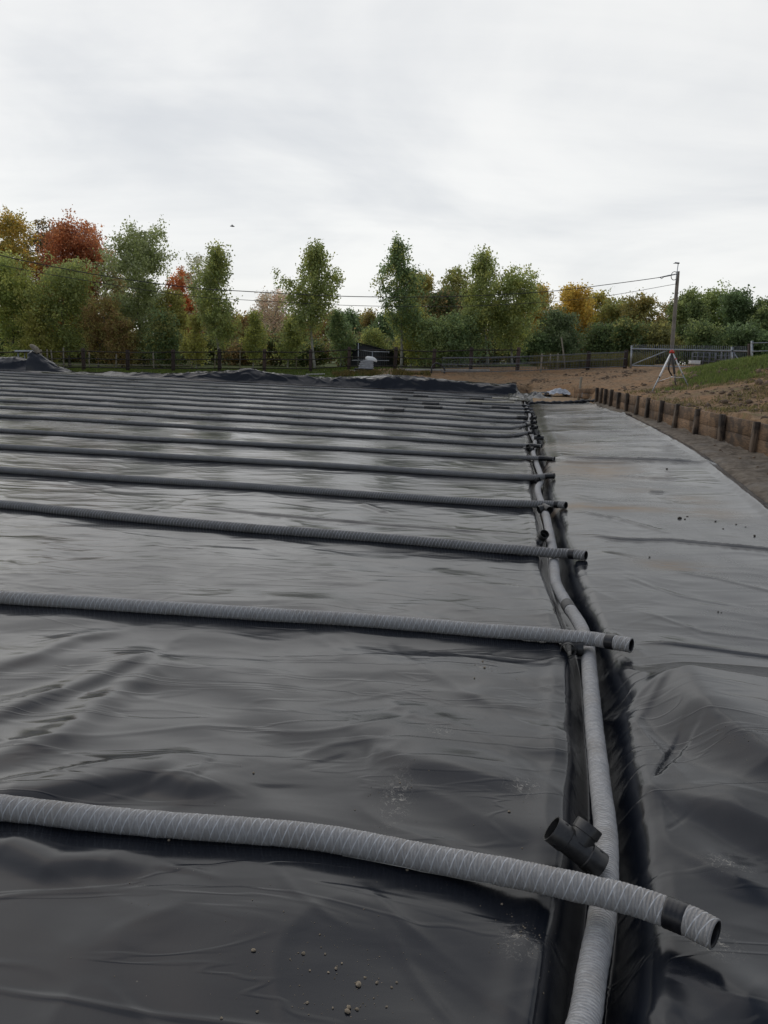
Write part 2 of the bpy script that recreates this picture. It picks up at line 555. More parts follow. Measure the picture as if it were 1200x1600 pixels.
ORD = ['first', 'second', 'third', 'fourth', 'fifth', 'sixth', 'seventh', 'eighth', 'ninth', 'tenth', 'eleventh', 'twelfth', 'thirteenth', 'fourteenth', 'fifteenth', 'sixteenth']
ROWS = [
    dict(px=[(-90, 1253), (0, 1262), (200, 1282), (400, 1298), (480, 1305), (560, 1317), (650, 1334), (750, 1354), (850, 1375), (900, 1385), (950, 1397), (1000, 1411), (1064, 1434), (1117, 1458)], z=[.05] * 6 + [.055, .07, .085, .095, .10, .105, .115, .12], turn=-.27),
    dict(px=[(-200, 918), (0, 932), (200, 944), (400, 957), (600, 970), (800, 987), (915, 998), (986, 1007)], z=[.05] * 5 + [.055, .065, .085]),
    dict(px=[(-300, 762), (0, 787), (100, 797), (250, 812), (400, 825), (600, 840), (800, 858), (865, 864), (915, 867)]),
    dict(px=[(-300, 713), (0, 733), (200, 747), (400, 760), (600, 774), (800, 786), (884, 789)]),
    dict(px=[(-300, 680), (0, 697), (200, 708), (400, 720), (600, 732), (750, 742), (830, 746), (866, 743)]),
    dict(px=[(-300, 656), (0, 672), (200, 683), (400, 693), (600, 704), (800, 714), (866, 717)]),
    dict(px=[(-300, 634), (0, 649), (200, 660), (400, 672), (600, 683), (800, 695), (846, 697)]),
    dict(px=[(-300, 621), (0, 636), (200, 646), (400, 657), (600, 668), (770, 680), (831, 676)]),
    dict(px=[(-300, 611), (0, 625), (200, 635), (400, 646), (600, 657), (780, 668), (826, 663)]),
    dict(px=[(-300, 603), (0, 616), (200, 627), (400, 637), (600, 648), (780, 658), (826, 660)]),
    dict(px=[(-300, 596), (0, 609), (200, 619), (400, 629), (600, 640), (760, 650), (824, 653)]),
    dict(px=[(-300, 589), (0, 602), (200, 612), (400, 622), (600, 632), (760, 641), (833, 644)]),
    dict(px=[(-300, 584), (0, 597), (200, 607), (400, 617), (600, 627), (760, 636), (832, 639)]),
    dict(px=[(-300, 578), (0, 591), (200, 601), (400, 611), (600, 622), (760, 631), (827, 634)]),
    dict(px=[(-300, 573), (0, 586), (200, 596), (400, 606), (600, 616), (760, 624), (802, 628)]),
    dict(px=[(-300, 569), (0, 582), (200, 591), (400, 601), (600, 611), (760, 620), (815, 623)]),
]
ROWLINES = []
for _r in ROWS[:8]:
    _q = np.array([uw(G(x, y, .05)) for x, y in _r['px']])
    ROWLINES.append((_q[:, 0], _q[:, 1]))
UEND = 44.7
UEND_R = 36.6
RIGHT_W = 3.75


def right_edge(u):
    return np.interp(u, [-2, 4, 11, 17, 28, 33, 37], [3.0, 3.2, 3.72, 4.10, 4.15, 3.70, 3.6])


RIDGES = []          # (xy polyline, amplitude, width on the camera's side, width on the far side)


def ridge(px, Amp, wn, wf, z=0.03):
    P = np.array([G(x, y, z)[:2] for x, y in px])
    RIDGES.append((P, Amp, wn, wf))


ridge([(992, 1022), (1030, 1062), (1090, 1112), (1150, 1152), (1210, 1190), (1330, 1260)], .19, .22, .80, .1)
ridge([(990, 1262), (1015, 1222), (1060, 1240), (1130, 1268), (1200, 1298), (1320, 1345)], .10, .12, .34)
ridge([(985, 1330), (1030, 1300), (1110, 1345), (1210, 1390)], .03, .07, .16)
ridge([(975, 1500), (1020, 1470), (1075, 1500), (1150, 1560), (1230, 1610)], .05, .07, .14)
ridge([(985, 1590), (1030, 1545), (1080, 1570), (1130, 1620)], .022, .04, .10)
ridge([(985, 1130), (1025, 1085), (1040, 1070)], .03, .03, .06)
ridge([(960, 1110), (1000, 1085), (1030, 1072)], .02, .025, .05)
for ln, a in (([(980, 1002), (1090, 1012), (1200, 1025), (1290, 1036)], 1.3), ([(885, 833), (960, 842), (1050, 846), (1200, 866), (1300, 880)], 1.2),
          ([(862, 715), (950, 722), (1030, 729), (1115, 737)], 1.3), ([(858, 722), (930, 726), (1000, 731)], .9), ([(842, 652), (950, 656), (1000, 659)], 1.),
          ([(870, 677), (930, 680), (1000, 685)], .9), ([(940, 743), (1000, 751), (1070, 757)], .8), ([(885, 800), (960, 810), (1040, 833)], .7),
          ([(1010, 772), (1040, 775)], 1.0), ([(905, 640), (960, 643)], .6), ([(900, 697), (1010, 700), (1060, 704)], .5),
          ([(1030, 890), (1120, 905), (1230, 930)], .35), ([(970, 900), (1060, 930), (1180, 950)], .35), ([(1000, 955), (1100, 985), (1230, 1000)], .35),
          ([(-60, 1520), (0, 1530), (200, 1562), (430, 1597), (560, 1615)], .8), ([(300, 789), (400, 800), (620, 818), (835, 831)], .9),
          ([(560, 784), (610, 800)], 1.0)):
    d = np.mean([G(x, y)[1] for x, y in ln])
    ridge(ln, .0030 * d * a, .0042 * d, .0060 * d)
# soft folds of the near panel
ridge([(-80, 1240), (60, 1235), (170, 1215), (245, 1205), (300, 1225), (380, 1222)], .05, .09, .18)
ridge([(560, 1165), (580, 1160), (650, 1190), (760, 1212), (850, 1228)], .038, .10, .26)
ridge([(-60, 1130), (60, 1085), (150, 1050), (260, 1000)], .030, .07, .14)
ridge([(-60, 1200), (90, 1150), (170, 1080), (250, 1030)], .032, .10, .14)
ridge([(-60, 1050), (50, 1020), (120, 990), (200, 975)], .018, .07, .14)
ridge([(720, 1070), (760, 1090), (830, 1100), (880, 1110)], .010, .05, .14)
ridge([(600, 1080), (650, 1115), (720, 1130)], .010, .05, .14)
ridge([(-40, 1310), (20, 1320), (80, 1345), (150, 1340), (230, 1350)], .035, .07, .12)
ridge([(425, 1350), (455, 1390), (510, 1430), (545, 1445)], .0035, .014, .02)
ridge([(570, 1380), (610, 1420), (665, 1462)], .0035, .014, .02)
ridge([(600, 1425), (625, 1480), (660, 1530), (720, 1600)], .0045, .016, .024)
ridge([(250, 1345), (300, 1355), (345, 1370)], .003, .014, .02)
ridge([(860, 1465), (850, 1500), (838, 1560), (825, 1610)], .012, .016, .03)


def liner_height(u, w, detail=True):
    x, y = xy(u, w)
    wc = trench_w(u)
    d = w - wc
    near = np.clip(1.5 - u / 7.0, .22, 1.0)
    # soft folds
    q = perlin(x * .9 + 5, y * .9, 3) * .5
    dia = perlin((x * .80 + y * .6) * 1.9 + q, (-x * .6 + y * .8) * .75 + q, 11)
    acr = perlin(x * .9 + q, y * 2.3 + q * .6, 12)
    lum = fbm(x * .35, y * .5, 21, 3)
    h = near * (.024 * dia + .017 * acr) + .018 * lum + near * .0065 * perlin(x * 2.4 + q, y * 3.9 - q, 14)
    rip = perlin(w * 1.4 + q * 2, u * 6.5 + q, 31)
    h = h + .0022 * rip * np.clip((u - 2.5) / 6, .1, 1)
    rg = 1 - np.abs(perlin(x * 1.3 + 2 * q, y * 3.1 + q, 41)) * 3
    h = h + .0045 * np.clip(rg, 0, 1) ** 2 * np.clip((u - 3) / 6, .15, 1)
    for ru, rw_ in ROWLINES:
        h = h * (1 - .8 * np.exp(-((u - np.interp(w, rw_, ru)) / .16) ** 2) * (d < 0))
    # crisp creases in the film, running with the folds and slantwise
    nf = np.clip(1.35 - u / 8.0, .25, 1.0)
    for fx, fy, an, am, sd_ in ((.7, 2.6, -.35, .0060, 141), (.9, 3.2, .25, .0045, 142), (1.6, .8, .9, .0040, 143)):
        ca, sa = math.cos(an), math.sin(an)
        a_ = (x * ca + y * sa) * fx + .5 * q; b_ = (-x * sa + y * ca) * fy + .8 * q
        gate = np.clip(perlin(a_ * .6 + 9, b_ * .4, sd_ + 5) * 1.6 + .25, 0, 1)
        h = h + am * nf * gate * np.clip(1 - np.abs(perlin(a_, b_, sd_)) * 7, 0, 1) ** 1.4
    # right panel: a little lower in front, climbing to its outer edge
    r = np.clip(d - .18, 0, None)
    right = d > 0
    slope = np.interp(u, [0, 4, 8, 14, 20, 40], [-.02, 0.0, .03, .055, .075, .075])
    h = np.where(right, h * .75 + np.minimum(r, 4) * slope + .05 * sstep(.9, 0, r) * sstep(5, 8, u), h)
    for P, Amp, wn, wf in RIDGES:
        m = (np.abs(x - P[:, 0].mean()) < np.ptp(P[:, 0]) / 2 + 3 * max(wn, wf)) & (np.abs(y - P[:, 1].mean()) < np.ptp(P[:, 1]) / 2 + 3 * max(wn, wf))
        if not m.any(): continue
        X, Y = x[m], y[m]
        best = np.full(X.shape, 1e9); sg = np.zeros(X.shape); endf = np.ones(X.shape)
        L = np.concatenate([[0], np.cumsum(np.linalg.norm(np.diff(P, axis=0), axis=1))])
        for i in range(len(P) - 1):
            a, b = P[i], P[i + 1]; ab = b - a; l = np.linalg.norm(ab) + 1e-9
            t = np.clip(((X - a[0]) * ab[0] + (Y - a[1]) * ab[1]) / l ** 2, 0, 1)
            dx, dy = X - a[0] - t * ab[0], Y - a[1] - t * ab[1]
            dd = np.hypot(dx, dy)
            c = (ab[0] * dy - ab[1] * dx)
            up = dd < best
            best = np.where(up, dd, best); sg = np.where(up, c if P[-1][0] >= P[0][0] else -c, sg)
            f = (L[i] + t * l) / L[-1]
            endf = np.where(up, np.clip(np.minimum(f, 1 - f) * 5, .0, 1), endf)
        wid = np.where(sg < 0, wn, wf)
        add = Amp * np.exp(-(best / wid) ** 2 * (1 + 0 * best)) * (.25 + .75 * endf)
        side = d[m]
        if uw(P.mean(0))[1] > float(trench_w(uw(P.mean(0))[0])): add = add * sstep(.06, .28, side)
        else: add = add * sstep(-.08, -.22, side)
        h = h.copy(); h[m] += add
    # the trench
    e = .03 * perlin(u * 2.1, u * 0 + .5, 51) * np.clip(3 / (u + .5), .5, 1)
    e2 = .06 * perlin(u * .95, d * .4, 52) * sstep(16, 5, u)
    dep = .185
    lw = sstep(-.17 + e, -.03, d)
    rw = sstep(.27 + e2 * 1.4, .055, d) ** 1.6
    tr = lw * rw
    pleat = np.clip(1 - np.abs(perlin(u * .85 + d * 1.6, d * .7, 56)) * 3.0, 0, 1) ** 1.6
    pleat2 = np.clip(1 - np.abs(perlin(u * 3.3 - d * 2.6, d * 1.3, 57)) * 3.2, 0, 1) ** 1.5
    slope_r = 4 * rw * (1 - rw) * (d > 0)
    fold = .012 * perlin(u * 2.2 + d * 6, d * 5, 55) * rw * lw
    h = h * (1 - tr) * (1 - .7 * sstep(.6, .25, d) * (d > 0) * (u > 0)) - dep * tr + sstep(7.5, 5, u) * fold * (np.abs(d) > .065) + sstep(8, 5, u) * (.030 * pleat + .004 * pleat2) * slope_r + sstep(8, 5, u) * .022 * pleat * sstep(.5, .2, d) * sstep(.12, .24, d)
    h = h + .010 * np.exp(-((d + .23 - e) / .05) ** 2) * (d < 0)
    return h


def zliner(u, w):
    return float(liner_height(np.array([float(u)]), np.array([float(w)]))[0])


# ------------------------------------------------------------------ ground sheet
def wall_x(y):
    return 7.77 + (y - 16) * (9.55 - 7.77) / 20.0


CTRL = []


def cp(px, py, Y): CTRL.append(A(px, py, Y))


for a in ((1020, 612, 30), (1075, 604, 30), (1055, 597, 31.5), (1150, 640, 22), (1195, 636, 19.5), (1120, 602, 28), (1198, 600, 24.5),
          (1198, 561, 31), (1130, 569, 34), (1062, 584, 37), (1000, 588, 41), (930, 594, 43), (860, 597, 46), (800, 596, 47.5), (720, 592, 48),
          (640, 586, 48.5), (700, 581, 50.5), (560, 584, 49.5), (500, 586, 49.5), (860, 580, 50), (980, 575, 49.5), (1060, 570, 51),
          (131, 579, 52), (271, 581, 51.6), (413, 581, 51), (488, 583, 50.6), (548, 578, 50.5), (620, 578, 50.5), (745, 578, 50.3), (855, 577, 50), (918, 576, 50),
          (0, 580, 52), (-300, 575, 54), (200, 577, 56), (400, 577, 56), (620, 577, 56)):
    cp(*a)
for y in (4, 8, 12, 16, 20, 24, 28, 32, 36):
    CTRL.append(np.array([wall_x(y) + .15, y, .90]))
    CTRL.append(np.array([wall_x(y) + 9, y, 1.5 + .03 * y]))
for p in ((-70, 60, .3), (-30, 70, .4), (0, 70, 1.0), (15, 70, 1.6), (35, 70, 1.9), (-30, 95, .4), (0, 95, .9), (35, 95, 1.6), (60, 60, 2.0), (-70, 20, .6), (-70, -10, .6), (30, -10, 1.5), (60, 20, 2.0), (10, -10, .9), (25, 45, 2.3)):
    CTRL.append(np.array(p, float))
CT = np.array(CTRL)


def _tps(r2):
    return np.where(r2 > 1e-9, r2 * np.log(r2 + 1e-12), 0)


_n = len(CT)
_Km = _tps(((CT[:, None, :2] - CT[None, :, :2]) ** 2).sum(-1)) + np.eye(_n) * 2.0
_Pm = np.concatenate([np.ones((_n, 1)), CT[:, :2]], 1)
_sol = np.linalg.solve(np.block([[_Km, _Pm], [_Pm.T, np.zeros((3, 3))]]), np.concatenate([CT[:, 2], [0, 0, 0]]))

PIT = np.array([(5.28, -12), (wall_x(36.0), 36.0), (9.75, 41.0), (8.0, 44.9), (xy(45.4, 0)[0], xy(45.4, 0)[1]), (xy(46.5, -75)[0], xy(46.5, -75)[1]), (-75, -12)])


def pit_sd(x, y):
    best = np.full(x.shape, 1e9); ins = np.zeros(x.shape, bool); wid = np.ones(x.shape)
    for i in range(len(PIT)):
        a, b = PIT[i], PIT[(i + 1) % len(PIT)]; ab = b - a
        t = np.clip(((x - a[0]) * ab[0] + (y - a[1]) * ab[1]) / (ab @ ab), 0, 1)
        dd = np.hypot(x - a[0] - t * ab[0], y - a[1] - t * ab[1])
        up = dd < best
        best = np.where(up, dd, best); wid = np.where(up, (.16, .35, 1.0, .9, .9, .9, .9)[i], wid)
        cr = ((a[1] > y) != (b[1] > y)) & (x < (b[0] - a[0]) * (y - a[1]) / (b[1] - a[1] + 1e-12) + a[0])
        ins ^= cr
    return np.where(ins, -best, best), wid


def ground_z(x, y, full=False):
    x = np.atleast_1d(np.asarray(x, float)); y = np.atleast_1d(np.asarray(y, float))
    shp = x.shape; x = x.ravel(); y = y.ravel()
    up = np.zeros(len(x))
    xc, yc = np.clip(x, -75, 62), np.clip(y, -12, 100)
    for s in range(0, len(x), 20000):
        sl = slice(s, s + 20000)
        r2 = (xc[sl, None] - CT[None, :, 0]) ** 2 + (yc[sl, None] - CT[None, :, 1]) ** 2
        up[sl] = _tps(r2) @ _sol[:_n] + _sol[_n] + _sol[_n + 1] * xc[sl] + _sol[_n + 2] * yc[sl]
    up = np.clip(up, -.2, 3.2)
    soil = ((x > 4) & (y < 50)).astype(float)
    rough = .035 * fbm(x * .7, y * .7, 61, 3) + soil * (.05 * np.clip(fbm(x * 2.2, y * 2.2, 62, 4), -.2, 1.2) * (y < 46))
    up = up + rough
    sd, wid = pit_sd(x, y)
    u = x * UD[0] + y * UD[1]; w = x * WD[0] + y * WD[1]
    re = right_edge(np.clip(u, -2, 37))
    mudz = np.interp(u, [6, 16, 30], [.14, .25, .29]) + .03 * np.clip((w - re) / 1.0, 0, 1.5) + .06 * fbm(x * 1.3, y * 1.3, 71, 4) * sstep(0.0, .5, w - re) + .05 * np.clip(fbm(x * 3.1, y * 3.1, 72, 3), 0, 1) * sstep(.2, .7, w - re)
    bare = (w > .9) & (u > UEND_R - .1)
    low = -.42 + (mudz - .02 + .42) * sstep(-.75, .06, w - re)
    sandz = .14 + .05 * fbm(x * .8, y * .8, 73, 3) + .25 * sstep(41, 44, y)
    low = np.where(bare & (w > trench_w(np.clip(u, 0, 45)) + .2), np.where(w > re - .05, np.maximum(low * sstep(39, 36, y), sandz * sstep(36, 38, y)), sandz * sstep(UEND_R - .1, UEND_R + .5, u) - .3 * (1 - sstep(UEND_R - .1, UEND_R + .5, u))), low)
    z = low + (up - low) * sstep(0, 1, sd / wid)
    if full:
        return z.reshape(shp), sd.reshape(shp), u.reshape(shp), w.reshape(shp), up.reshape(shp)
    return z.reshape(shp)


def gz(x, y): return float(ground_z(np.array([x]), np.array([y]))[0])


def seq(*segs):
    out = []
    for a, b, st in segs: out.append(np.arange(a, b, st))
    return np.concatenate(out)


def build_ground():
    xs = seq((-420, -90, 30), (-90, -30, 3), (-30, 4, .6), (4, 16, .1), (16, 40, .6), (40, 90, 3), (90, 421, 30))
    ys = seq((-60, -15, 9), (-15, 6, 1.), (6, 40, .1), (40, 58, .2), (58, 130, 2.), (130, 521, 30))
    X, Y = np.meshgrid(xs, ys)
    z, sd, u, w, up = ground_z(X, Y, True)
    nx, ny = len(xs), len(ys)
    V = np.stack([X.ravel(), Y.ravel(), z.ravel()], 1)
    i = np.arange(ny - 1)[:, None] * nx; k = np.arange(nx - 1)[None, :]
    q = np.stack([i + k, i + k + 1, i + k + 1 + nx, i + k + nx], -1).reshape(-1, 4)
    nz = fbm(X * .5, Y * .5, 81, 3)
    grass = np.zeros_like(X)
    grass = np.maximum(grass, sstep(1.0, -3.5, X + nz * 1.5) * (u > 45.6))
    grass = np.maximum(grass, sstep(-.4, .8, (Y - 28.6) + (X - 12) * .25 + nz * 1.8) * sstep(0, 1.3, X - 10.7 - (Y - 30) * .42 + nz * .7) * sstep(45, 40, Y))
    grass = np.maximum(grass, .42 * (sd > 0) * (X > 5) * (Y < 28) * (.5 + nz))
    grass = np.maximum(grass, sstep(51, 53, Y) * .8)
    mud = ((sd < .1) & (w > 2.5)).astype(float)
    sand = ((sd < 0) & (u > UEND_R - .3) & (w > .5)).astype(float) * sstep(44.5, 42.5, Y)
    grass = grass * (sd > 0)
    col = np.stack([grass.ravel(), sand.ravel(), (mud * (1 - sand)).ravel()], 1)
    me = fast_mesh('ground', V, q, col=col)
    o = link('ground', me, M_GROUND); tag(o, kind='structure')
    return o


build_ground()


# ------------------------------------------------------------------ the liner
def build_liner():
    du = [0.7]
    while du[-1] < UEND:
        du.append(du[-1] + max(.008, .0036 * (du[-1] + .4)))
    us = np.array(du); us[-1] = UEND
    us = np.concatenate([np.arange(-1.5, .7, .1), us])
    tl = np.linspace(0, 1, 300, endpoint=False)
    tm = np.linspace(-.36, .5, 86)
    tr = np.linspace(0, 1, 170)[1:]
    U = np.repeat(us[:, None], len(tl) + len(tm) + len(tr), 1)
    wc = trench_w(us)[:, None]
    Lw = -(0.80 * us[:, None] + 3.2)
    W = np.concatenate([Lw + (wc - .36 - 1e-4 - Lw) * tl[None, :] ** .9, wc + tm[None, :], wc + .5 + (right_edge(us)[:, None] - wc - .5) * tr[None, :]], 1)
    H = liner_height(U, W)
    edge = W[:, -1:] - W
    H = H + .045 * np.exp(-((edge - .30) / .07) ** 2) - .05 * sstep(.2, .0, edge)
    X, Y = xy(U, W)
    nr, nc = X.shape
    V = np.stack([X.ravel(), Y.ravel(), H.ravel()], 1)
    i = np.arange(nr - 1)[:, None] * nc; k = np.arange(nc - 1)[None, :]
    q = np.stack([i + k, i + k + 1, i + k + 1 + nc, i + k + nc], -1)
    # the right panel stops earlier than the big left one
    keep = ~((us[:-1, None] > UEND_R) & (np.arange(nc - 1)[None, :] > len(tl) + 62))
    q = q[keep].reshape(-1, 4)
    D = W - wc
    dust_sheen = np.where(D > 0, .05 + .46 * sstep(.25, 1.0, D) * sstep(3.6, 7.5, U + D * .7), .03 + 1.25 * sstep(9, 32, U))  # dust on the right panel; far left paled to stand for sky sheen
    dust_sheen = dust_sheen * (1 - .8 * ((D > -.2) & (D < .2))) * sstep(.18, .34, edge + .05 * perlin(U * .8, W * .5, 99))
    sand = np.zeros_like(X); chalk = np.zeros_like(X)

    def blob(arr, px, py, rx, ry, a=1.0):
        c = G(px, py, .03)
        uu, ww = uw(c)
        dd = ((U - uu) / ry) ** 2 + ((W - ww) / rx) ** 2
        np.maximum(arr, a * np.exp(-dd), out=arr)
    blob(sand, 925, 735, .9, 1.1, 1.0); blob(sand, 945, 794, 1.0, .22, 1.1); blob(sand, 1085, 788, .35, .35, .7)
    blob(sand, 890, 700, .8, .8, .6); blob(sand, 1040, 672, 1.0, 2.0, .45); blob(sand, 900, 640, 1.2, 2.0, .6); blob(sand, 1000, 770, .4, .3, .4)
    blob(sand, 1050, 885, .3, .2, .8); blob(sand, 1110, 808, .4, .4, .6)
    for a in ((814, 1468, .055, .06), (818, 1227, .06, .06), (757, 1035, .05, .06), (1140, 1345, .07, .05), (620, 1240, .05, .15), (800, 910, .1, .05), (1120, 1470, .06, .06), (690, 1140, .06, .05)):
        blob(chalk, *a)
    col = np.stack([dust_sheen.ravel(), sand.ravel(), chalk.ravel()], 1)
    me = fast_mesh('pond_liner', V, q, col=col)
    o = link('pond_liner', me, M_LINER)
    tag(o, 'vast black plastic liner sheet covering the pit floor under the pipes', 'liner sheet')
    # the far margin, thrown up in loose folds over the bank: a part of the same sheet
    prof_px = [(-500, 560), (-120, 560), (0, 557), (28, 556), (48, 561), (75, 577), (110, 579), (200, 580), (280, 582), (330, 579), (375, 577), (392, 575), (415, 580), (450, 584), (500, 588),
               (540, 588), (600, 584), (650, 587), (700, 592), (745, 596), (775, 598), (797, 596), (806, 598), (812, 612)]
    ws, zs = [], []
    for px, py in prof_px:
        Yd = 46.2
        for _ in range(6):
            p = A(px, py, Yd); uu, ww = uw(p); Yd += (45.6 - uu)
        ws.append(ww); zs.append(p[2])
    ws = np.array(ws); zs = np.array(zs)
    wv = np.arange(ws[0], ws[-1], .06)
    tv = np.linspace(0, 1, 60)
    Wg, Tg = np.meshgrid(wv, tv, indexing='ij')
    base_u = UEND - .12
    crest = np.interp(Wg, ws, zs) + .05 * perlin(Wg * .9, Wg * 0, 91) * (Wg < 0)
    wave = fbm(Wg * .45 + Tg * 1.3, Tg * 2.2, 92, 3)
    wave2 = 1 - np.abs(perlin(Wg * .55 - Tg * 2.2, Tg * 1.1 + Wg * .1, 93)) * 2.2
    prof = np.where(Tg < .7, sstep(-.06, .36, Tg) * (.85 + .15 * Tg / .7), 1 - .9 * sstep(.7, 1.0, Tg))
    crest = np.maximum(crest - .07, .03)
    Z = crest * prof + .62 * (.10 * wave + .13 * np.clip(wave2, 0, 1) ** 2 + .09 * np.clip(1 - np.abs(perlin(Wg * 1.3 + Tg * 3, Tg * 3.5 - Wg * .4, 98)) * 3.5, 0, 1)) * np.sin(np.clip(Tg, 0, .72) / .72 * math.pi) * np.clip(crest / .5, .15, 1)
    Z = Z - .004 - .3 * sstep(.9, 1.0, Tg)
    Ug = base_u + Tg * 1.75 + .22 * wave * np.sin(Tg * math.pi) + .25 * perlin(Wg * .3, Wg * 0 + 3, 94) * Tg
    Xg, Yg = xy(Ug, Wg)
    nr, nc = Xg.shape
    i = np.arange(nr - 1)[:, None] * nc; k = np.arange(nc - 1)[None, :]
    q = np.stack([i + k, i + k + nc, i + k + 1 + nc, i + k + 1], -1).reshape(-1, 4)
    c = np.full((Xg.size, 3), 0.0); c[:, 0] = .04
    fe = link('folded_edge', fast_mesh('folded_edge', np.stack([Xg.ravel(), Yg.ravel(), Z.ravel()], 1), q, col=c), M_EDGE, o)
    # rolled hem at the end of the right panel
    pts = []
    for t in np.linspace(0, 1, 60):
        ww = trench_w(36.6) + .12 + (right_edge(36.6) - trench_w(36.6) - .05) * t
        uu = UEND_R + .08 * perlin(np.array([t * 6]), np.array([.3]), 95)[0]
        X, Y = xy(uu, ww)
        pts.append((X, Y, zliner(UEND_R, ww) + .05 + .03 * perlin(np.array([t * 9]), np.array([.7]), 96)[0]))
    m = MB(); m.tube(pts, [.07 + .03 * math.sin(k * .9) * math.sin(k * .37) for k in range(60)], 10)
    h = m.build('rolled_hem', M_TARP, o, smooth=True)
    # loose bunch of sheet at the far corner of the trench
    cx, cy = xy(42.6, trench_w(42) + .1)
    a = np.linspace(0, 1, 70); bb = np.linspace(0, 1, 40)
    Ag, Bg = np.meshgrid(a, bb, indexing='ij')
    Wc = trench_w(42) - 1.5 + Ag * 3.0; Uc = 38.6 + Bg * 6.2
    Zc = .04 + .38 * np.clip(fbm(Wc * 1.2, Uc * .8, 97, 4) + .15, 0, 2) * np.sin(Ag * math.pi) * np.sin(Bg * math.pi) + .2 * Bg * Ag
    Xc, Yc = xy(Uc, Wc)
    nr, nc = Xc.shape
    i = np.arange(nr - 1)[:, None] * nc; k = np.arange(nc - 1)[None, :]
    q = np.stack([i + k, i + k + nc, i + k + 1 + nc, i + k + 1], -1).reshape(-1, 4)
    c = np.zeros((Xc.size, 3)); c[:, 0] = .5
    link('bunched_corner', fast_mesh('bunched_corner', np.stack([Xc.ravel(), Yc.ravel(), Zc.ravel()], 1), q, col=c), M_EDGE, o)
    return o


liner = build_liner()

# ------------------------------------------------------------------ pipes
R_P = .0505
COUPS = {8: [(769, 647)], 10: [(697, 623.0), (808, 633)], 11: [(691, 633)], 12: [(686, 627.5), (781, 636)], 13: [(638, 621), (718, 638)], 14: [(656, 619), (737, 626)], 15: [(627, 614)]}
ROWOBJ = []


def fuzz(Q, n_, parent, mat, info):
    """short stray fibres standing off the cloth"""
    i_ = rng.integers(2, len(Q) - 2, n_)
    T_ = Q[i_ + 1] - Q[i_ - 1]; T_ /= np.linalg.norm(T_, axis=1)[:, None]
    r1 = np.cross(T_, [0, 0, 1.0]); r1 /= np.linalg.norm(r1, axis=1)[:, None]; r2 = np.cross(r1, T_)
    th = rng.uniform(0, 2 * math.pi, n_)[:, None]
    nr = np.cos(th) * r1 + np.sin(th) * r2
    B_ = Q[i_] + nr * (R_P - .0006)
    L_ = rng.uniform(.003, .0075, (n_, 1))
    dr = nr * rng.uniform(.35, 1, (n_, 1)) + T_ * rng.normal(0, .8, (n_, 1)) + np.cross(nr, T_) * rng.normal(0, .6, (n_, 1))
    sd_ = np.cross(dr, nr + .01); sd_ /= np.linalg.norm(sd_, axis=1)[:, None] + 1e-9
    V_ = np.stack([B_ - sd_ * .0005, B_ + sd_ * .0005, B_ + dr * L_], 1).reshape(-1, 3) - off(parent)
    me = fast_mesh('stray_fibres', V_, None, np.arange(3 * n_).reshape(n_, 3), uv=np.zeros((3 * n_, 2)), smooth=False)
    tag(link('stray_fibres', me, mat, parent), kind='stuff')

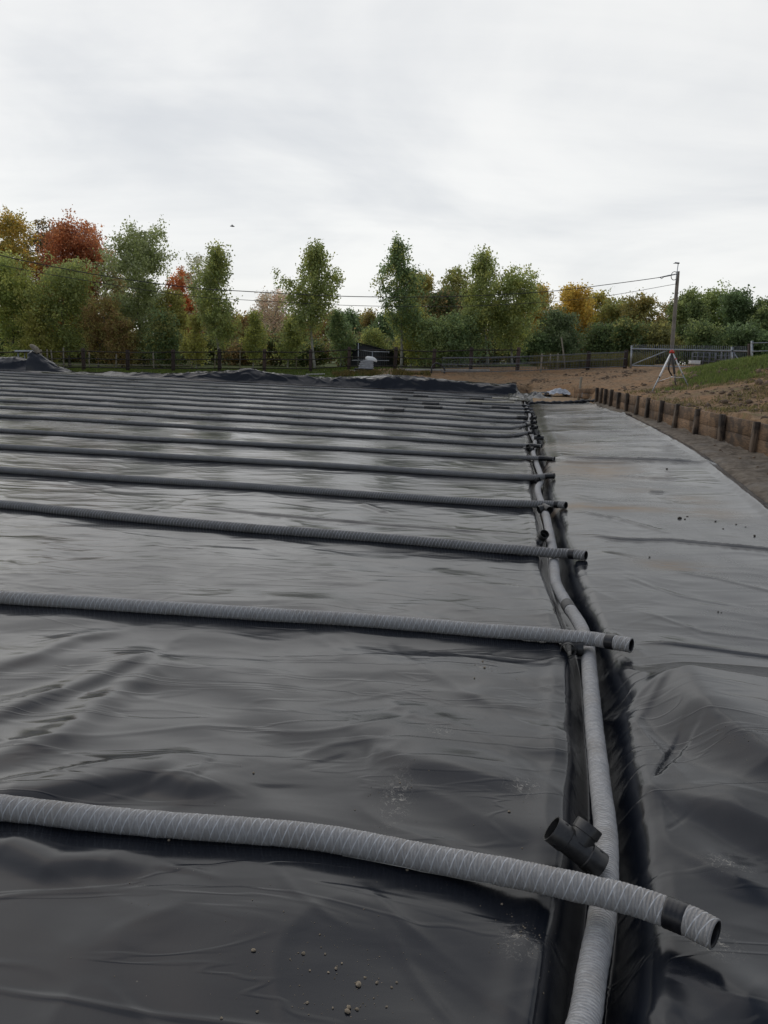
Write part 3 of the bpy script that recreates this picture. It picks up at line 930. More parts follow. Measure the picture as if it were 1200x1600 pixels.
for k, rw in enumerate(ROWS):
    zz = rw.get('z', [.05] * len(rw['px']))
    P = np.array([G(x, y, z) for (x, y), z in zip(rw['px'], zz)])
    dv = P[0] - P[1]; dv[2] = 0; P = np.concatenate([[P[0] + dv / np.linalg.norm(dv) * 3.0], P])   # on past the frame
    if k < 8:                              # the cut ends bend a little towards the camera
        e_ = ray(*rw['px'][-1]); e_ = e_ / np.linalg.norm(e_)
        o_ = np.array([0, 0, EYE]); pv = P[-2]
        if k: pv = P[-1] + (P[-2] - P[-1]) * min(1, .20 / np.linalg.norm(P[-2] - P[-1])); P = np.concatenate([P[:-1], [pv], P[-1:]])
        ts = np.linspace(.9, 1.03, 400) * np.linalg.norm(P[-1] - o_)
        dots = [((o_ + e_ * t - pv) / np.linalg.norm(o_ + e_ * t - pv)) @ e_ for t in ts]
        P[-1] = o_ + e_ * ts[int(np.argmin(np.abs(np.array(dots) - rw.get('turn', -.36))))]
    step = (.0045, .008, .03, .05)[k] if k < 4 else .12
    Q, s = resample(P, step)
    # follow the sheet, never below it
    uu = Q[:, 0] * UD[0] + Q[:, 1] * UD[1]; ww = Q[:, 0] * WD[0] + Q[:, 1] * WD[1]
    lh = liner_height(uu, ww)
    kk = max(3, int(.5 / step) | 1); lh = np.convolve(np.pad(lh, kk // 2, mode='edge'), np.ones(kk) / kk, 'valid')
    near_trench = sstep(.75, .25, np.abs(ww - trench_w(uu))) + (ww > trench_w(uu)) * 1.0
    follow = np.clip(lh, -.01, .05) + .042
    Q0 = Q[:, 2].copy()
    Q[:, 2] = np.where(near_trench > .5, np.maximum(Q[:, 2], .048), np.maximum(follow, Q[:, 2] - .01 if k < 2 else follow))
    ks = max(3, int(.35 / step) | 1)
    Q[:, 2] = np.convolve(np.pad(Q[:, 2], ks // 2, mode='edge'), np.ones(ks) / ks, 'valid')
    if k >= 2:
        n2 = perlin(s * .35, s * 0 + k, 200 + k) * .035
        Q[:, 0] += UD[0] * n2; Q[:, 1] += UD[1] * n2
    if k < 2:
        rad = R_P + .0011 * np.sin(s / .0135 * 2 * math.pi) + .0016 * perlin(s * 12, s * 0 + k, 210) + .0010 * perlin(s * 37, s * 0 + k, 211)
    else:
        rad = R_P - (.005 if k > 4 else 0) + .001 * perlin(s * 6, s * 0 + k, 210)
    pos = 'nearest the camera, humped over the collector' if k == 0 else 'from the camera' 
    lab = 'grey fabric wrapped drainage pipe nearest the camera, bending over the collector' if k == 0 else \
        '%s grey drainage pipe from the camera, lying straight across the black liner' % ORD[k]
    if k == 15: lab = 'farthest grey drainage pipe, lying next to the folded liner edge'
    root = thing('drainage_pipe', lab, 'pipe', Q[-1] - [0, 0, R_P], 'drainage pipes laid across the liner')
    ROWOBJ.append((root, Q, s))
    m = MB()
    seg = (40, 32, 20, 16)[k] if k < 4 else 10
    m.tube(Q, rad, seg, cap=False)
    # annular rim of cloth at the cut end
    T = Q[-1] - Q[-3]; T /= np.linalg.norm(T)
    m.lathe(Q[-1], T, [(R_P + .0004, -.002), (R_P - .001, .003), (.045, .004), (.043, -.004)], 28)
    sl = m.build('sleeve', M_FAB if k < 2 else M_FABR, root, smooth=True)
    if k < 2:
        fuzz(Q, 5200 if k == 0 else 3500, sl, M_FAB, (T, s[-1]))
    if k == 0:                              # a strand that has come loose from the net
        a_ = [540, 580, 620, 640, 665, 700, 740, 775]; o2 = [.75, .8, .55, .5, .78, .9, .7, .45]
        pts = []
        for px_, oo in zip(a_, o2):
            c_ = Q[int(np.argmin(np.abs(np.array([(lambda e: (e[0] / e[1]))((q_ - np.array([0, 0, 0]))[:2]) for q_ in Q]) - (ray(px_, 1330)[0] / ray(px_, 1330)[1]))))]
            an = -oo * 1.2
            tg = np.array([.95, -.3, 0]); sd_ = np.array([-.3, -.95, 0])
            pts.append(c_ + (R_P + .0045) * (sd_ * math.cos(an) + np.array([0, 0, 1.0]) * math.sin(-an) * .0 + np.array([0, 0, math.sin(an) * .9])))
        LQ, _ls = resample(np.array(pts), .01)
        mm = MB(); mm.tube(LQ, .0016, 6); mm.build('loose_thread', M_CONC, sl, smooth=True)
    m = MB()
    prof = []
    for j in range(26 if k < 5 else 6):
        zp = -.004 - j * .0075 * (1 if k < 5 else 5)
        prof.append((.0425 if j % 2 else .0395, zp))
    prof.append((.001, prof[-1][1]))
    m.lathe(Q[-1], T, [(.0455, .001), (.0445, .003)] + prof, 24)
    m.build('inner_pipe', M_INNER, root, smooth=True)
    if k < 7 or k in (11, 12, 13):
        L = s[-1]; a, b = L - (.168 if k == 0 else .18), L - (.092 if k == 0 else .11)
        if k > 4: a, b = L - .34, L - .14
        idx = [np.interp(t, s, np.arange(len(s))) for t in np.linspace(a, b, 14)]
        TP = np.array([[np.interp(i, np.arange(len(s)), Q[:, c]) for c in range(3)] for i in idx])
        m = MB(); m.tube(TP, [R_P - .001] + [R_P + .0022 + .0006 * math.sin(i * 2.2) for i in range(12)] + [R_P - .001], seg, cap=False)
        m.build('tape_band', M_TAPE, root, smooth=True)
    for (px, py) in COUPS.get(k, []):
        # sleeve joint where two lengths meet
        target = G(px, py, .05)
        j = int(np.argmin(np.hypot(Q[:, 0] - target[0], Q[:, 1] - target[1])))
        j0, j1 = max(0, j - 3), min(len(Q) - 1, j + 3)
        m = MB(); m.tube(Q[j0:j1 + 1], R_P + .022, 14)
        m.build('joint_sleeve', M_PLAST, root, smooth=True)

# cream coloured lengths by the far corner
for i, (pp, lab) in enumerate((([(735, 626.5), (770, 628.2), (803, 628.0)], 'short bare cream pipe end nearer the camera by the far corner'), ([(770, 622), (800, 622.5), (817, 619.5)], 'bare cream pipe curling up beside the bunched far corner'))):
    P = np.array([G(x, y, .08) for x, y in pp]); P[-1][2] += .06 * i
    Q, s = resample(P, .1)
    m = MB(); m.tube(Q, .05, 12)
    tag(m.build('cream_pipe', M_CREAM, None, smooth=True), lab, 'pipe')

# the collector
Q, s = resample(COLL, .006)
far = Q[:, 1] > 9
keep = ~far | (np.arange(len(Q)) % 10 == 0)
Q = Q[keep]; s = s[keep]
Q[:, 2] = CZ + .006 * perlin(s * 2.0, s * 0, 301)
rad = R_P + np.where(Q[:, 1] < 9, .0012 * np.sin(s / .0135 * 2 * math.pi), 0) + .0018 * perlin(s * 10, s * 0, 302)
croot = thing('collector_pipe', 'long pale grey collector pipe snaking along the trench under the cross pipes', 'pipe', COLL[0] - [0, 0, R_P])
m = MB(); m.tube(Q, rad, 30); m.build('sleeve', M_FABC, croot, smooth=True)
for (px, py, L, mt) in ((891, 949, .16, M_COUP), (846, 752, .22, M_COUP), (833, 690, .25, M_PLAST), (829, 676, .25, M_COUP)):
    tgt = G(px, py, CZ); j = int(np.argmin(np.hypot(Q[:, 0] - tgt[0], Q[:, 1] - tgt[1])))
    sel = np.where(np.abs(s - s[j]) < L / 2)[0]
    if len(sel) < 3: sel = np.arange(max(0, j - 1), j + 2)
    m = MB(); m.tube(Q[sel], R_P + .004, 26); m.build('joint_sleeve', mt, croot, smooth=True)


# ------------------------------------------------------------------ black tee fittings
def tee(c, axis, branch, label, seg=32, L=.235, r=.0545):
    """main tube along axis, side branch, thicker sockets at the three mouths"""
    axis = np.asarray(axis, float); axis /= np.linalg.norm(axis)
    branch = np.asarray(branch, float); branch -= axis * (branch @ axis); branch /= np.linalg.norm(branch)
    root = thing('pipe_tee', label, 'pipe fitting', np.asarray(c) - [0, 0, r], 'black tees waiting beside the collector')
    h = L / 2
    m = MB()
    ri = r - .006
    prof = [(ri, -h + .001), (r - .001, -h), (r, -h + .002), (r, -h + .068), (r - .0015, -h + .070), (r - .0035, -h + .072), (r - .0035, h - .072), (r - .0015, h - .070), (r, h - .068), (r, h - .002), (r - .001, h), (ri, h - .001),
            (ri, h - .06), (ri - .004, h - .062), (ri - .004, -h + .062), (ri, -h + .06)]
    m.lathe(c, axis, prof, seg, close=True)
    m.build('body', M_PLAST, root, angle=35)
    m = MB()
    hb = .103
    prof = [(r - .004, .02), (r - .004, .062), (r + .001, .064), (r + .001, hb - .002), (r, hb), (ri, hb - .001), (ri, .066), (ri - .003, .064), (ri - .003, .02)]
    m.lathe(c, branch, prof, seg)
    m.build('branch_socket', M_PLAST, root, angle=35)
    # snap windows in the sockets
    side = np.cross(axis, branch)
    for sgn in (-1, 1) if seg > 24 else ():
        for ang in (.5, 2.6, 4.4):
            m = MB()
            dr = math.cos(ang) * branch + math.sin(ang) * side
            tn = np.cross(dr, axis)
            m.box(np.asarray(c) + axis * sgn * (h - .035) + dr * (r - .0005), (.014, .011, .004), axis, tn, dr, .001)
            m.build('snap_latch', M_INNER, root)
    return root


def v2(px, py, qx, qy, z0, z1=None):
    a = G(px, py, z0); b = G(qx, qy, z0 if z1 is None else z1)
    return b - a


c = (G(872, 1302, .12) + G(928, 1346, .03)) / 2
tee(c, G(928, 1346, .03) - G(872, 1302, .12), np.array([.30, .42, .80]), 'black plastic tee propped on the trench lip by the nearest pipe')
tees = [
    # px, py, z, axis, branch, place
    (888, 1012, -.005, (-.25, -1, .16), (1, -.3, .1), 'black tee under the second pipe, its open mouth towards the camera'),
    (845, 842, .0, (.2, -.8, .75), (-.3, -.6, -.2), 'black tee tilted up in the trench behind the third pipe'),
    (852, 793, .02, (.35, -1, -.15), (-1, -.2, -.3), 'black tee pressed against the fourth pipe where it meets the collector'),
    (834, 751, -.01, (.6, -1, .2), (-.6, -.5, .6), 'black tee lying left of the collector by the fifth pipe'),
    (829, 717, .0, (.2, -1, .1), (-.8, -.4, .5), 'black tee tucked below the sixth pipe'),
    (826, 702, .0, (1, -.5, .1), (.1, -.6, .7), 'black tee wedged below the seventh pipe end'),
    (842, 684, .10, (1, -.25, .0), (-.1, -.8, .3), 'black tee lying out on the right liner panel beyond the seventh pipe'),
    (834, 668, .07, (.9, -.5, .2), (-.2, -.8, .3), 'black tee on the right trench lip by the eighth pipe'),
    (833, 660, .07, (.9, -.5, .2), (-.2, -.8, .3), 'black tee on the right trench lip by the ninth pipe'),
    (833, 653, .07, (.9, -.5, .2), (-.2, -.8, .3), 'black tee on the right trench lip by the tenth pipe'),
    (824, 629, .05, (.6, -.5, .5), (-.2, -.8, .3), 'farthest black tee, standing near the bunched liner corner'),
]
for px, py, z, ax, br, lab in tees:
    tee(G(px, py, z), ax, br, lab, seg=20)


# ------------------------------------------------------------------ pebbles
def pebble(name, c, r, mat, label, cat, group):
    bm = np.array([[math.cos(a) * math.cos(b), math.sin(a) * math.cos(b), math.sin(b)] for b in np.linspace(-1.4, 1.4, 7) for a in np.linspace(0, 2 * math.pi, 10, endpoint=False)])
    n = 1 + .35 * perlin(bm[:, 0] * 1.7 + c[0] * 90, bm[:, 1] * 1.7 + bm[:, 2] * 1.3 + c[1] * 70, 5)
    sc = np.array([1, rng.uniform(.65, .95), rng.uniform(.5, .8)])
    a = rng.uniform(0, 6.28); ro = _rz(a)
    V = (bm * n[:, None] * sc * r) @ ro.T + np.array([c[0], c[1], c[2] + r * .4])
    q = [(l * 10 + k, l * 10 + (k + 1) % 10, (l + 1) * 10 + (k + 1) % 10, (l + 1) * 10 + k) for l in range(6) for k in range(10)]
    t = [(0, k + 1, k) if False else (0, (k + 2) % 10, (k + 1) % 10) for k in range(8)] + [(60, 60 + (k + 1) % 10, 60 + (k + 2) % 10) for k in range(8)]
    me = fast_mesh(name, V, q, t)
    return tag(link(name, me, mat), label, cat, group)


PEB = [(396, 1493, .009), (474, 1497, .006), (525, 1518, .006), (560, 1541, .010), (589, 1537, .006), (480, 1570, .005), (545, 1577, .007), (543, 1584, .010), (558, 1580, .006), (513, 1524, .004), (508, 1497, .004), (484, 1522, .004),
       (534, 1510, .004), (620, 1535, .004), (612, 1543, .004), (570, 1530, .004), (520, 1578, .004), (604, 1575, .004), (264, 1315, .006), (636, 1361, .006), (396, 1212, .006), (625, 1229, .004), (757, 1045, .009), (754, 1033, .007), (741, 1063, .006), (795, 1276, .006), (784, 1415, .005), (443, 1437, .003), (346, 1592, .005), (402, 1583, .005)]
for i, (px, py, r) in enumerate(PEB):
    p = G(px, py, 0)
    p[2] = zliner(*uw(p))
    big = r >= .009
    near = 'below the nearest pipe' if py > 1400 else 'close to the nearest pipe' if py > 1250 else 'above the nearest pipe'
    pebble('pebble', p, r, M_STONE, 'small tan pebble loose on the black liner', 'pebble', 'small pebbles strewn on the liner')
for i, (px, py, r) in enumerate([(1062, 811, .03), (1070, 812, .022), (1074, 808, .02), (1118, 815, .016), (1130, 827, .016), (1179, 838, .02), (1042, 733, .025), (1073, 720, .028), (1122, 957, .012), (1127, 958, .009), (1015, 871, .012), (1150, 820, .015), (1165, 824, .012)]):
    p = G(px, py, .1); u_, w_ = uw(p); p[2] = zliner(u_, w_)
    p = G(px, py, p[2])
    pebble('soil_crumb', p, r * .8, M_SOILC, 'dark crumb of soil lying on the right liner panel', 'soil crumb', 'soil crumbs on the right liner panel')


def grit():
    cs = [(545, 1540, .22, 170), (400, 1495, .2, 40), (757, 1040, .16, 60), (815, 1470, .12, 70), (625, 1235, .12, 40), (1135, 1195, .18, 60), (640, 1480, .8, 120), (500, 1250, .9, 70)]
    V = []; T = []
    ico = np.array([(1, 0, 0), (-1, 0, 0), (0, 1, 0), (0, -1, 0), (0, 0, 1), (0, 0, -1)], float)
    f = np.array([(0, 2, 4), (2, 1, 4), (1, 3, 4), (3, 0, 4), (2, 0, 5), (1, 2, 5), (3, 1, 5), (0, 3, 5)])
    k = 0
    for px, py, sp_, n_ in cs:
        c = G(px, py, 0)
        pts = c[:2] + rng.normal(0, sp_ * .55, (n_, 2))
        for P in pts:
            u_, w_ = uw(P)
            r = min(.004, rng.lognormal(-6.6, .45))
            V.append(ico * r * rng.uniform(.5, 1.4, (6, 3)) + [P[0], P[1], zliner(u_, w_) + r * .3]); T.append(f + k); k += 6
    tag(link('grit', fast_mesh('grit', np.concatenate(V), None, np.concatenate(T), smooth=False), M_STONE), kind='stuff')


grit()
# ------------------------------------------------------------------ sleeper retaining wall
def build_wall():
    wd = np.array([wall_x(1.0) - wall_x(0.0), 1.0]); wd /= np.linalg.norm(wd)
    nrm = np.array([-wd[1], wd[0]])               # towards the pit
    D3 = np.array([wd[0], wd[1], 0]); N3 = np.array([nrm[0], nrm[1], 0])
    base = np.array([wall_x(24.0), 24.0, 0])
    root = thing('retaining_wall', 'low dark brown sleeper retaining wall along the muddy right edge of the pit', 'retaining wall', (base[0], base[1], .2))
    pxs = [1296, 1240, 1190, 1137, 1094, 1060, 1036, 1014, 997, 981, 967, 955, 946, 939, 932]
    ys = []
    for px in pxs:
        v = ray(px, 650)                            # plan distance where this sight line meets the wall line
        t = 1.0
        # x = v0 t, y = v1 t ; x = wall_x(y)
        t = (7.77 - 16 * .089) / (v[0] - .089 * v[1])
        ys.append(v[1] * t)
    while ys[0] > 5.5: ys.insert(0, ys[0] - 1.4)
    for i, y in enumerate(ys):
        h = .70 + rng.uniform(-.03, .05)
        c = np.array([wall_x(y), y, 0]) + N3 * .085
        tilt = np.array([rng.normal(0, .035), rng.normal(0, .03), 1.0])
        m = MB()
        m.box(c + [0, 0, .275 + rng.uniform(-.02, .03)], (.12, rng.uniform(.15, .20), 1.3), N3, D3, tilt, .012, .004)
        m.build('post', M_WPOST, root)
    for i in range(len(ys) - 1):
        y0, y1 = ys[i] , ys[i + 1]
        for lv in range(2):
            zc = .385 + lv * .335
            a = np.array([wall_x(y0), y0, zc]); b = np.array([wall_x(y1), y1, zc])
            a = a + D3 * .006 + N3 * rng.uniform(-.006, .006); b = b - D3 * .006 + N3 * rng.uniform(-.006, .006)
            m = MB(); m.bar(a, b, .07, .329, .008)
            m.build('board', M_SLEEP, root)
    # return at the far end
    e = np.array([wall_x(36.4), 36.4, .0]); f = A(897, 615, 40.5); f[2] = 0
    return root, ys


build_wall()
# short return of boards where the wall turns the far corner
p0, p1 = A(930, 612, 37.2), A(898, 611, 39.5)
rt = thing('timber_board', 'dark timber board closing the far end of the sleeper wall', 'board', (p0[0], p0[1], p0[2] - .4))
for lv in range(2):
    m = MB(); a = p0.copy(); b = p1.copy(); a[2] = p0[2] + .02 - lv * .25; b[2] = p1[2] + .02 - lv * .25
    m.bar(a, b, .07, .24, .01); m.build('plank', M_SLEEP, rt)

# leaning stake and grey slab at that corner
a, b = A(904.5, 618, 39.0), A(908.5, 589, 39.0)
m = MB(); m.bar(a - (b - a) * .4, b, .13, .10, .015)
tag(m.build('timber_stake', M_STAKE), 'pale timber stake leaning at the far corner of the pit', 'stake')
a = A(917, 616, 38.6)
m = MB(); m.box(a + [0, 0, .02], (.5, .25, .34), (1, -.1, 0), (.1, 1, 0), (.05, 0, 1), .02)
tag(m.build('concrete_block', M_SHEET), 'pale grey block lying beside the leaning stake', 'block')


# crumpled pale sheet by the far corner
def crumple(name, c, sx, sy, hgt, seed, mat, label, cat, rot=0.0):
    n = 26
    a, b = np.meshgrid(np.linspace(-1, 1, n), np.linspace(-1, 1, n), indexing='ij')
    z = hgt * (np.clip(1.05 - (np.abs(a) ** 2.2 + np.abs(b) ** 2.2) * .75, 0, 1)) * (.7 + .5 * fbm(a * 1.6, b * 1.6, seed, 3))
    z = z + hgt * .25 * (1 - np.abs(perlin(a * 2 + b, b * 2.2, seed + 5)) * 2.4)
    V = np.stack([(a + .15 * fbm(a, b, seed + 9, 2)) * sx, (b + .15 * fbm(a, b, seed + 8, 2)) * sy, np.clip(z, -.05, None)], -1).reshape(-1, 3)
    V = V @ _rz(rot).T + np.asarray(c)
    i = np.arange(n - 1)[:, None] * n; k = np.arange(n - 1)[None, :]
    q = np.stack([i + k, i + k + n, i + k + 1 + n, i + k + 1], -1).reshape(-1, 4)
    col = np.zeros((len(V), 3)); col[:, 0] = .5
    return tag(link(name, fast_mesh(name, V, q, col=col), mat), label, cat)


p = A(872, 617, 41.5)
crumple('plastic_sheet', p, .62, .45, .30, 401, M_SHEET, 'crumpled pale plastic sheet on the sand beyond the right panel', 'plastic sheet', .1)
p = A(846, 615, 42.0)
crumple('liner_scrap', p, .55, .35, .10, 411, M_TARP, 'flat black scrap of liner left of the pale crumpled sheet', 'liner scrap', -.1)


# draped flap at the far left
def flap():
    n = 40
    base = A(50, 578, 46.0); R_ = A(112, 581, 46.0)
    a, b = np.meshgrid(np.linspace(0, 1, n), np.linspace(-1, 1, n), indexing='ij')
    Lx = R_[0] - base[0]
    prof = np.interp(a, [0, .05, .2, .45, .7, 1.0], [.93, 1.0, .90, .52, .26, .03])
    top = A(52, 548, 46.0)[2] - base[2]
    z = top * prof * np.clip(1 - np.abs(b) ** 1.6, 0, 1) ** .55
    z = z + .06 * (1 - np.abs(perlin(a * 5 + b, b * 3, 421)) * 2.2) * (1 - np.abs(b)) * (z > .05)
    x = a * Lx - .05 * (1 - a); y = b * (.55 + .15 * (1 - a)) + .12 * perlin(a * 3, b * 2, 422)
    V = np.stack([x, y, z - .03], -1).reshape(-1, 3) + base
    i = np.arange(n - 1)[:, None] * n; k = np.arange(n - 1)[None, :]
    q = np.stack([i + k, i + k + n, i + k + 1 + n, i + k + 1], -1).reshape(-1, 4)
    root = thing('draped_roll', 'dark liner offcut draped over a roll end and standing up at far left', 'liner offcut', base)
    c = np.zeros((len(V), 3)); c[:, 0] = .3
    link('cover', fast_mesh('cover', V - base, q, col=c), M_EDGE, root)
    # left gable, closing the tent of cloth
    m = MB()
    pts = V.reshape(n, n, 3)[0]
    mid = pts.mean(0); mid[2] = base[2] - .03
    m.add(np.concatenate([pts, [mid]]), t=[(k, k + 1, n) for k in range(n - 1)])
    m.build('end_flap', M_TARP, root)
    # tan sacking over the top
    m = MB()
    t0 = A(47, 539, 46.0); t1 = A(53, 543, 46); t2 = A(60, 552, 46)
    Q, s = resample(np.array([t0, t1, (t1 + t2) / 2 + [.02, 0, .03], t2]), .04)
    m.tube(Q, np.interp(np.linspace(0, 1, len(Q)), [0, .2, .6, 1], [.06, .13, .17, .12]), 12)
    m.build('sacking', M_SACK, root, smooth=True)
    return root


flap()

# ------------------------------------------------------------------ tripod
def tripod():
    Yt = 30.0
    top = A(1050, 549, Yt)
    feet = [A(1019, 612, Yt - .1), A(1075.5, 604, Yt - .25), A(1056.5, 597, Yt + .75)]
    for f in feet: f[2] = min(f[2], gz(f[0], f[1]) + .03) if abs(gz(f[0], f[1]) - f[2]) < .35 else f[2]
    cen = np.mean(feet, axis=0)
    root = thing('survey_tripod', 'white surveying tripod with red head standing on the soil bank', 'tripod', cen)
    m = MB(); m.lathe(top - [0, 0, .07], (0, 0, 1), [(.001, 0), (.085, 0), (.095, .02), (.095, .075), (.06, .09), (.055, .125), (.001, .13)], 20)
    m.build('head', M_RED, root, angle=40)
    for i, f in enumerate(feet):
        hd = top + (f - top) * .03; kn = hd + (f - hd) * .62
        side = np.cross(f - hd, [0, 0, 1.0]); side /= np.linalg.norm(side)
        m = MB()
        m.bar(hd, kn, .088, .05, .006)
        leg = m.build('leg', M_ALU if i != 2 else M_DULL, root)
        m = MB(); m.bar(hd + (f - hd) * .55, f, .052, .04, .004)
        m.build('lower_leg', M_GALV, leg).location = (0, 0, 0)
        m = MB(); m.bar(kn - (f - hd) * .02, kn + (f - hd) * .02, .075, .055, .006); m.build('clamp', M_PLAST, leg)
    hub = cen + (top - cen) * .30
    m = MB()
    for f in feet:
        hd = top + (f - top) * .03; k = hd + (f - hd) * .74
        m.bar(hub, k, .022, .016)
    m.lathe(hub - [0, 0, .03], (0, 0, 1), [(.001, 0), (.035, 0), (.035, .06), (.001, .06)], 12)
    m.build('spreader', M_ALU, root)
    pts = [top + [-.03, -.06, -.05], top + [-.06, -.1, -.3], top + [-.09, -.1, -.65], hub + [-.03, -.05, .05]]
    Q, s = resample(np.array(pts), .05); m = MB(); m.tube(Q, .028, 8); m.build('strap', M_TAPE, root, smooth=True)
    m = MB(); p = top + (feet[1] - top) * .22; m.box(p + [.0, -.03, 0], (.07, .03, .08), bev=.008); m.build('red_clip', M_RED, root)


tripod()


# ------------------------------------------------------------------ fences
def fbase(px, py, Y):
    p = A(px, py, Y); p[2] = gz(p[0], p[1]); return p


def fY(px): return 52.2 - px * .0022


def wood_fence():
    root = thing('wooden_fence', 'dark timber post and rail fence behind the folded liner edge', 'fence', fbase(400, 580, fY(400)))
    xs = [-150, -75, -2, 64, 131, 200, 271, 343, 413, 485, 545, 617, 677, 735, 808]
    tops = []
    for i, px in enumerate(xs):
        Y = fY(px); b = fbase(px, 579, Y)
        h = 1.42 + rng.uniform(-.04, .06)
        wdt = .22 if i not in (2,) else .14
        m = MB(); m.box(b + [0, 0, h / 2 - .15], (wdt, .16, h + .3), (1, .02, 0), (-.02, 1, 0), (rng.normal(0, .015), 0, 1), .015, .004)
        m.build('post', M_FPOST if i not in (2, 3) else M_STAKE, root)
        tops.append((b, h))
    for fr in (.88, .55, .16):
        for i in range(len(xs) - 1):
            (b0, h0), (b1, h1) = tops[i], tops[i + 1]
            a = b0 + [.0, -.1, h0 * fr]; b = b1 + [.0, -.1, h1 * fr]
            mid = (a + b) / 2 - [0, 0, rng.uniform(.0, .03)]
            m = MB(); m.tube(np.array([a, mid, b]), .032, 8); m.build('rail', M_RAIL, root)


wood_fence()


def metal_fence():
    root = thing('metal_rail_fence', 'pale metal rail fence with dark posts on top of the brown bank', 'fence', fbase(860, 577, 49.4))
    xs = [690, 768, 845, 918, 976]
    bs = []
    for px in xs:
        b = fbase(px, 577, 49.4); bs.append(b)
        if px > 800:
            m = MB(); m.box(b + [0, 0, .5], (.22 if px > 900 else .1, .14, 1.3), bev=.012); m.build('post', M_FPOST if px > 900 else M_STAKE, root)
    e = fbase(1010, 577, 49.4)
    for hz_ in (1.02, .60, .14):
        for i in range(len(xs) - 1):
            m = MB(); m.tube(np.array([bs[i] + [0, -.08, hz_], (bs[i] + bs[i + 1]) / 2 + [0, -.08, hz_ - .015], bs[i + 1] + [0, -.08, hz_]]), .026, 6)
            m.build('rail', M_DULL, root)
    m = MB()
    for i in range(len(xs) - 1):
        for k in range(16):
            t = k / 16.0
            p = bs[i] * (1 - t) + bs[i + 1] * t
            m.tube(np.array([p + [0, -.05, .05], p + [0, -.05, 1.02]]), .006, 4, cap=False)
        for z_ in np.linspace(.25, .95, 6):
            m.tube(np.array([bs[i] + [0, -.05, z_], bs[i + 1] + [0, -.05, z_]]), .006, 4, cap=False)
    m.build('wire_mesh', M_DULL, root)


metal_fence()


def back_fence():
    root = thing('stake_fence', 'thin pale stake fence among the trees behind the timber fence', 'fence', fbase(250, 573, 57))
    xs = [75, 82, 100, 140, 182, 240, 300, 336, 375, 450, 463, 537]
    prev = None
    for px in xs:
        b = fbase(px, 574, 57.5)
        h = 1.25 + rng.uniform(-.25, .2)
        m = MB(); m.box(b + [0, 0, h / 2], (.09, .08, h), (1, 0, 0), (0, 1, 0), (rng.normal(0, .03), 0, 1), .01); m.build('stake', M_STAKE, root)
        if prev is not None and 75 < px < 320:
            m = MB(); m.tube(np.array([prev + [0, 0, .25], b + [0, 0, .22]]), .035, 6); m.build('rail', M_STAKE, root)
        prev = b


back_fence()
for px, y0, y1, dx, lab in ((859, 577, 553, 1, 'left one of two upright pale stakes by the metal rails'), (870, 577, 552, 2, 'right one of two upright pale stakes by the metal rails'), (883, 577, 527, -6, 'tall thin pale stake leaning left above the metal rails')):
    a, b = A(px, y0 + 1, 50.6), A(px + dx, y1, 50.6)
    m = MB(); m.tube(np.array([a - (b - a) * .1, (a + b) / 2 + [.02, 0, 0], b]), [.055, .05, .04], 8)
    tag(m.build('stake', M_STAKE, None, smooth=True), lab, 'stake')

# white edging on top of the bank
a, b = fbase(622, 579, 50.05), fbase(765, 580, 50.05)
m = MB(); m.bar(a + [0, 0, .07], b + [0, 0, .07], .12, .12, .01)
tag(m.build('white_edging', M_CONC), 'white edging strip along the top of the brown bank', 'edging')
a, b = fbase(546, 580, 50.0), fbase(575, 580, 50.0)
m = MB(); m.bar(a + [0, 0, .06], b + [0, 0, .06], .3, .10, .01)
tag(m.build('concrete_slab', M_CONC), 'pale concrete slab beside the white slatted stack', 'slab')
a, b = fbase(478, 584, 49.3), fbase(508, 585, 49.3)
m = MB(); m.bar(a + [0, 0, .06], b + [0, 0, .06], .3, .10, .01)
tag(m.build('concrete_slab', M_CONC), 'pale concrete slab lying at the foot of the tall middle poplar', 'slab')

# black hose arch
b0, b1 = A(674, 582, 49.6), A(694, 582, 49.6)
b0[2] = gz(b0[0], b0[1]) - .05; b1[2] = gz(b1[0], b1[1]) - .05
pts = [b0, b0 + [.03, 0, .45], b0 * .65 + b1 * .35 + [0, 0, .68], b0 * .25 + b1 * .75 + [.02, 0, .55], b1 + [.02, 0, .28], b1]
Q, s = resample(np.array(pts), .04); m = MB(); m.tube(Q, .055, 10)
tag(m.build('hose', M_PLAST, None, smooth=True), 'bent black hose arching out of the brown bank', 'hose')


# ------------------------------------------------------------------ gate and yard on the right
def gate():
    Y = 47.5
    def P(px, py): return A(px, py, Y)
    bl = P(985.5, 573); tl = P(987, 541); tr = P(1178, 543.5); br = P(1176, 576)
    root = thing('palisade_gate', 'long galvanised palisade gate behind the tripod', 'gate', bl)
    m = MB()
    m.bar(bl - [0, 0, .1], tl + [0, 0, .05], .09, .09)
    m.bar(P(987, 545), P(1178, 549), .10, .10)
    m.bar(P(986, 571), P(1176, 576), .08, .08)
    m.bar(P(1144, 542), P(1143, 574), .10, .10)
    m.build('gate_frame', M_GALV, root)
    m = MB(); m.bar(P(985, 571), P(1042, 548), .06, .06); m.build('brace', M_GALV, root)
    m = MB(); m.bar(P(1146, 550), P(1160, 572), .05, .05); m.build('brace', M_GALV, root)
    m = MB()
    n = 62
    for k in range(n):
        t = (k + .5) / n
        px = 988 + t * 188
        top = P(px, 538 + t * 3); bot = P(px - .5, 570 + t * 4)
        m.bar(bot, top, .032, .02)
    m.build('bar_panel', M_DULL, root)


gate()


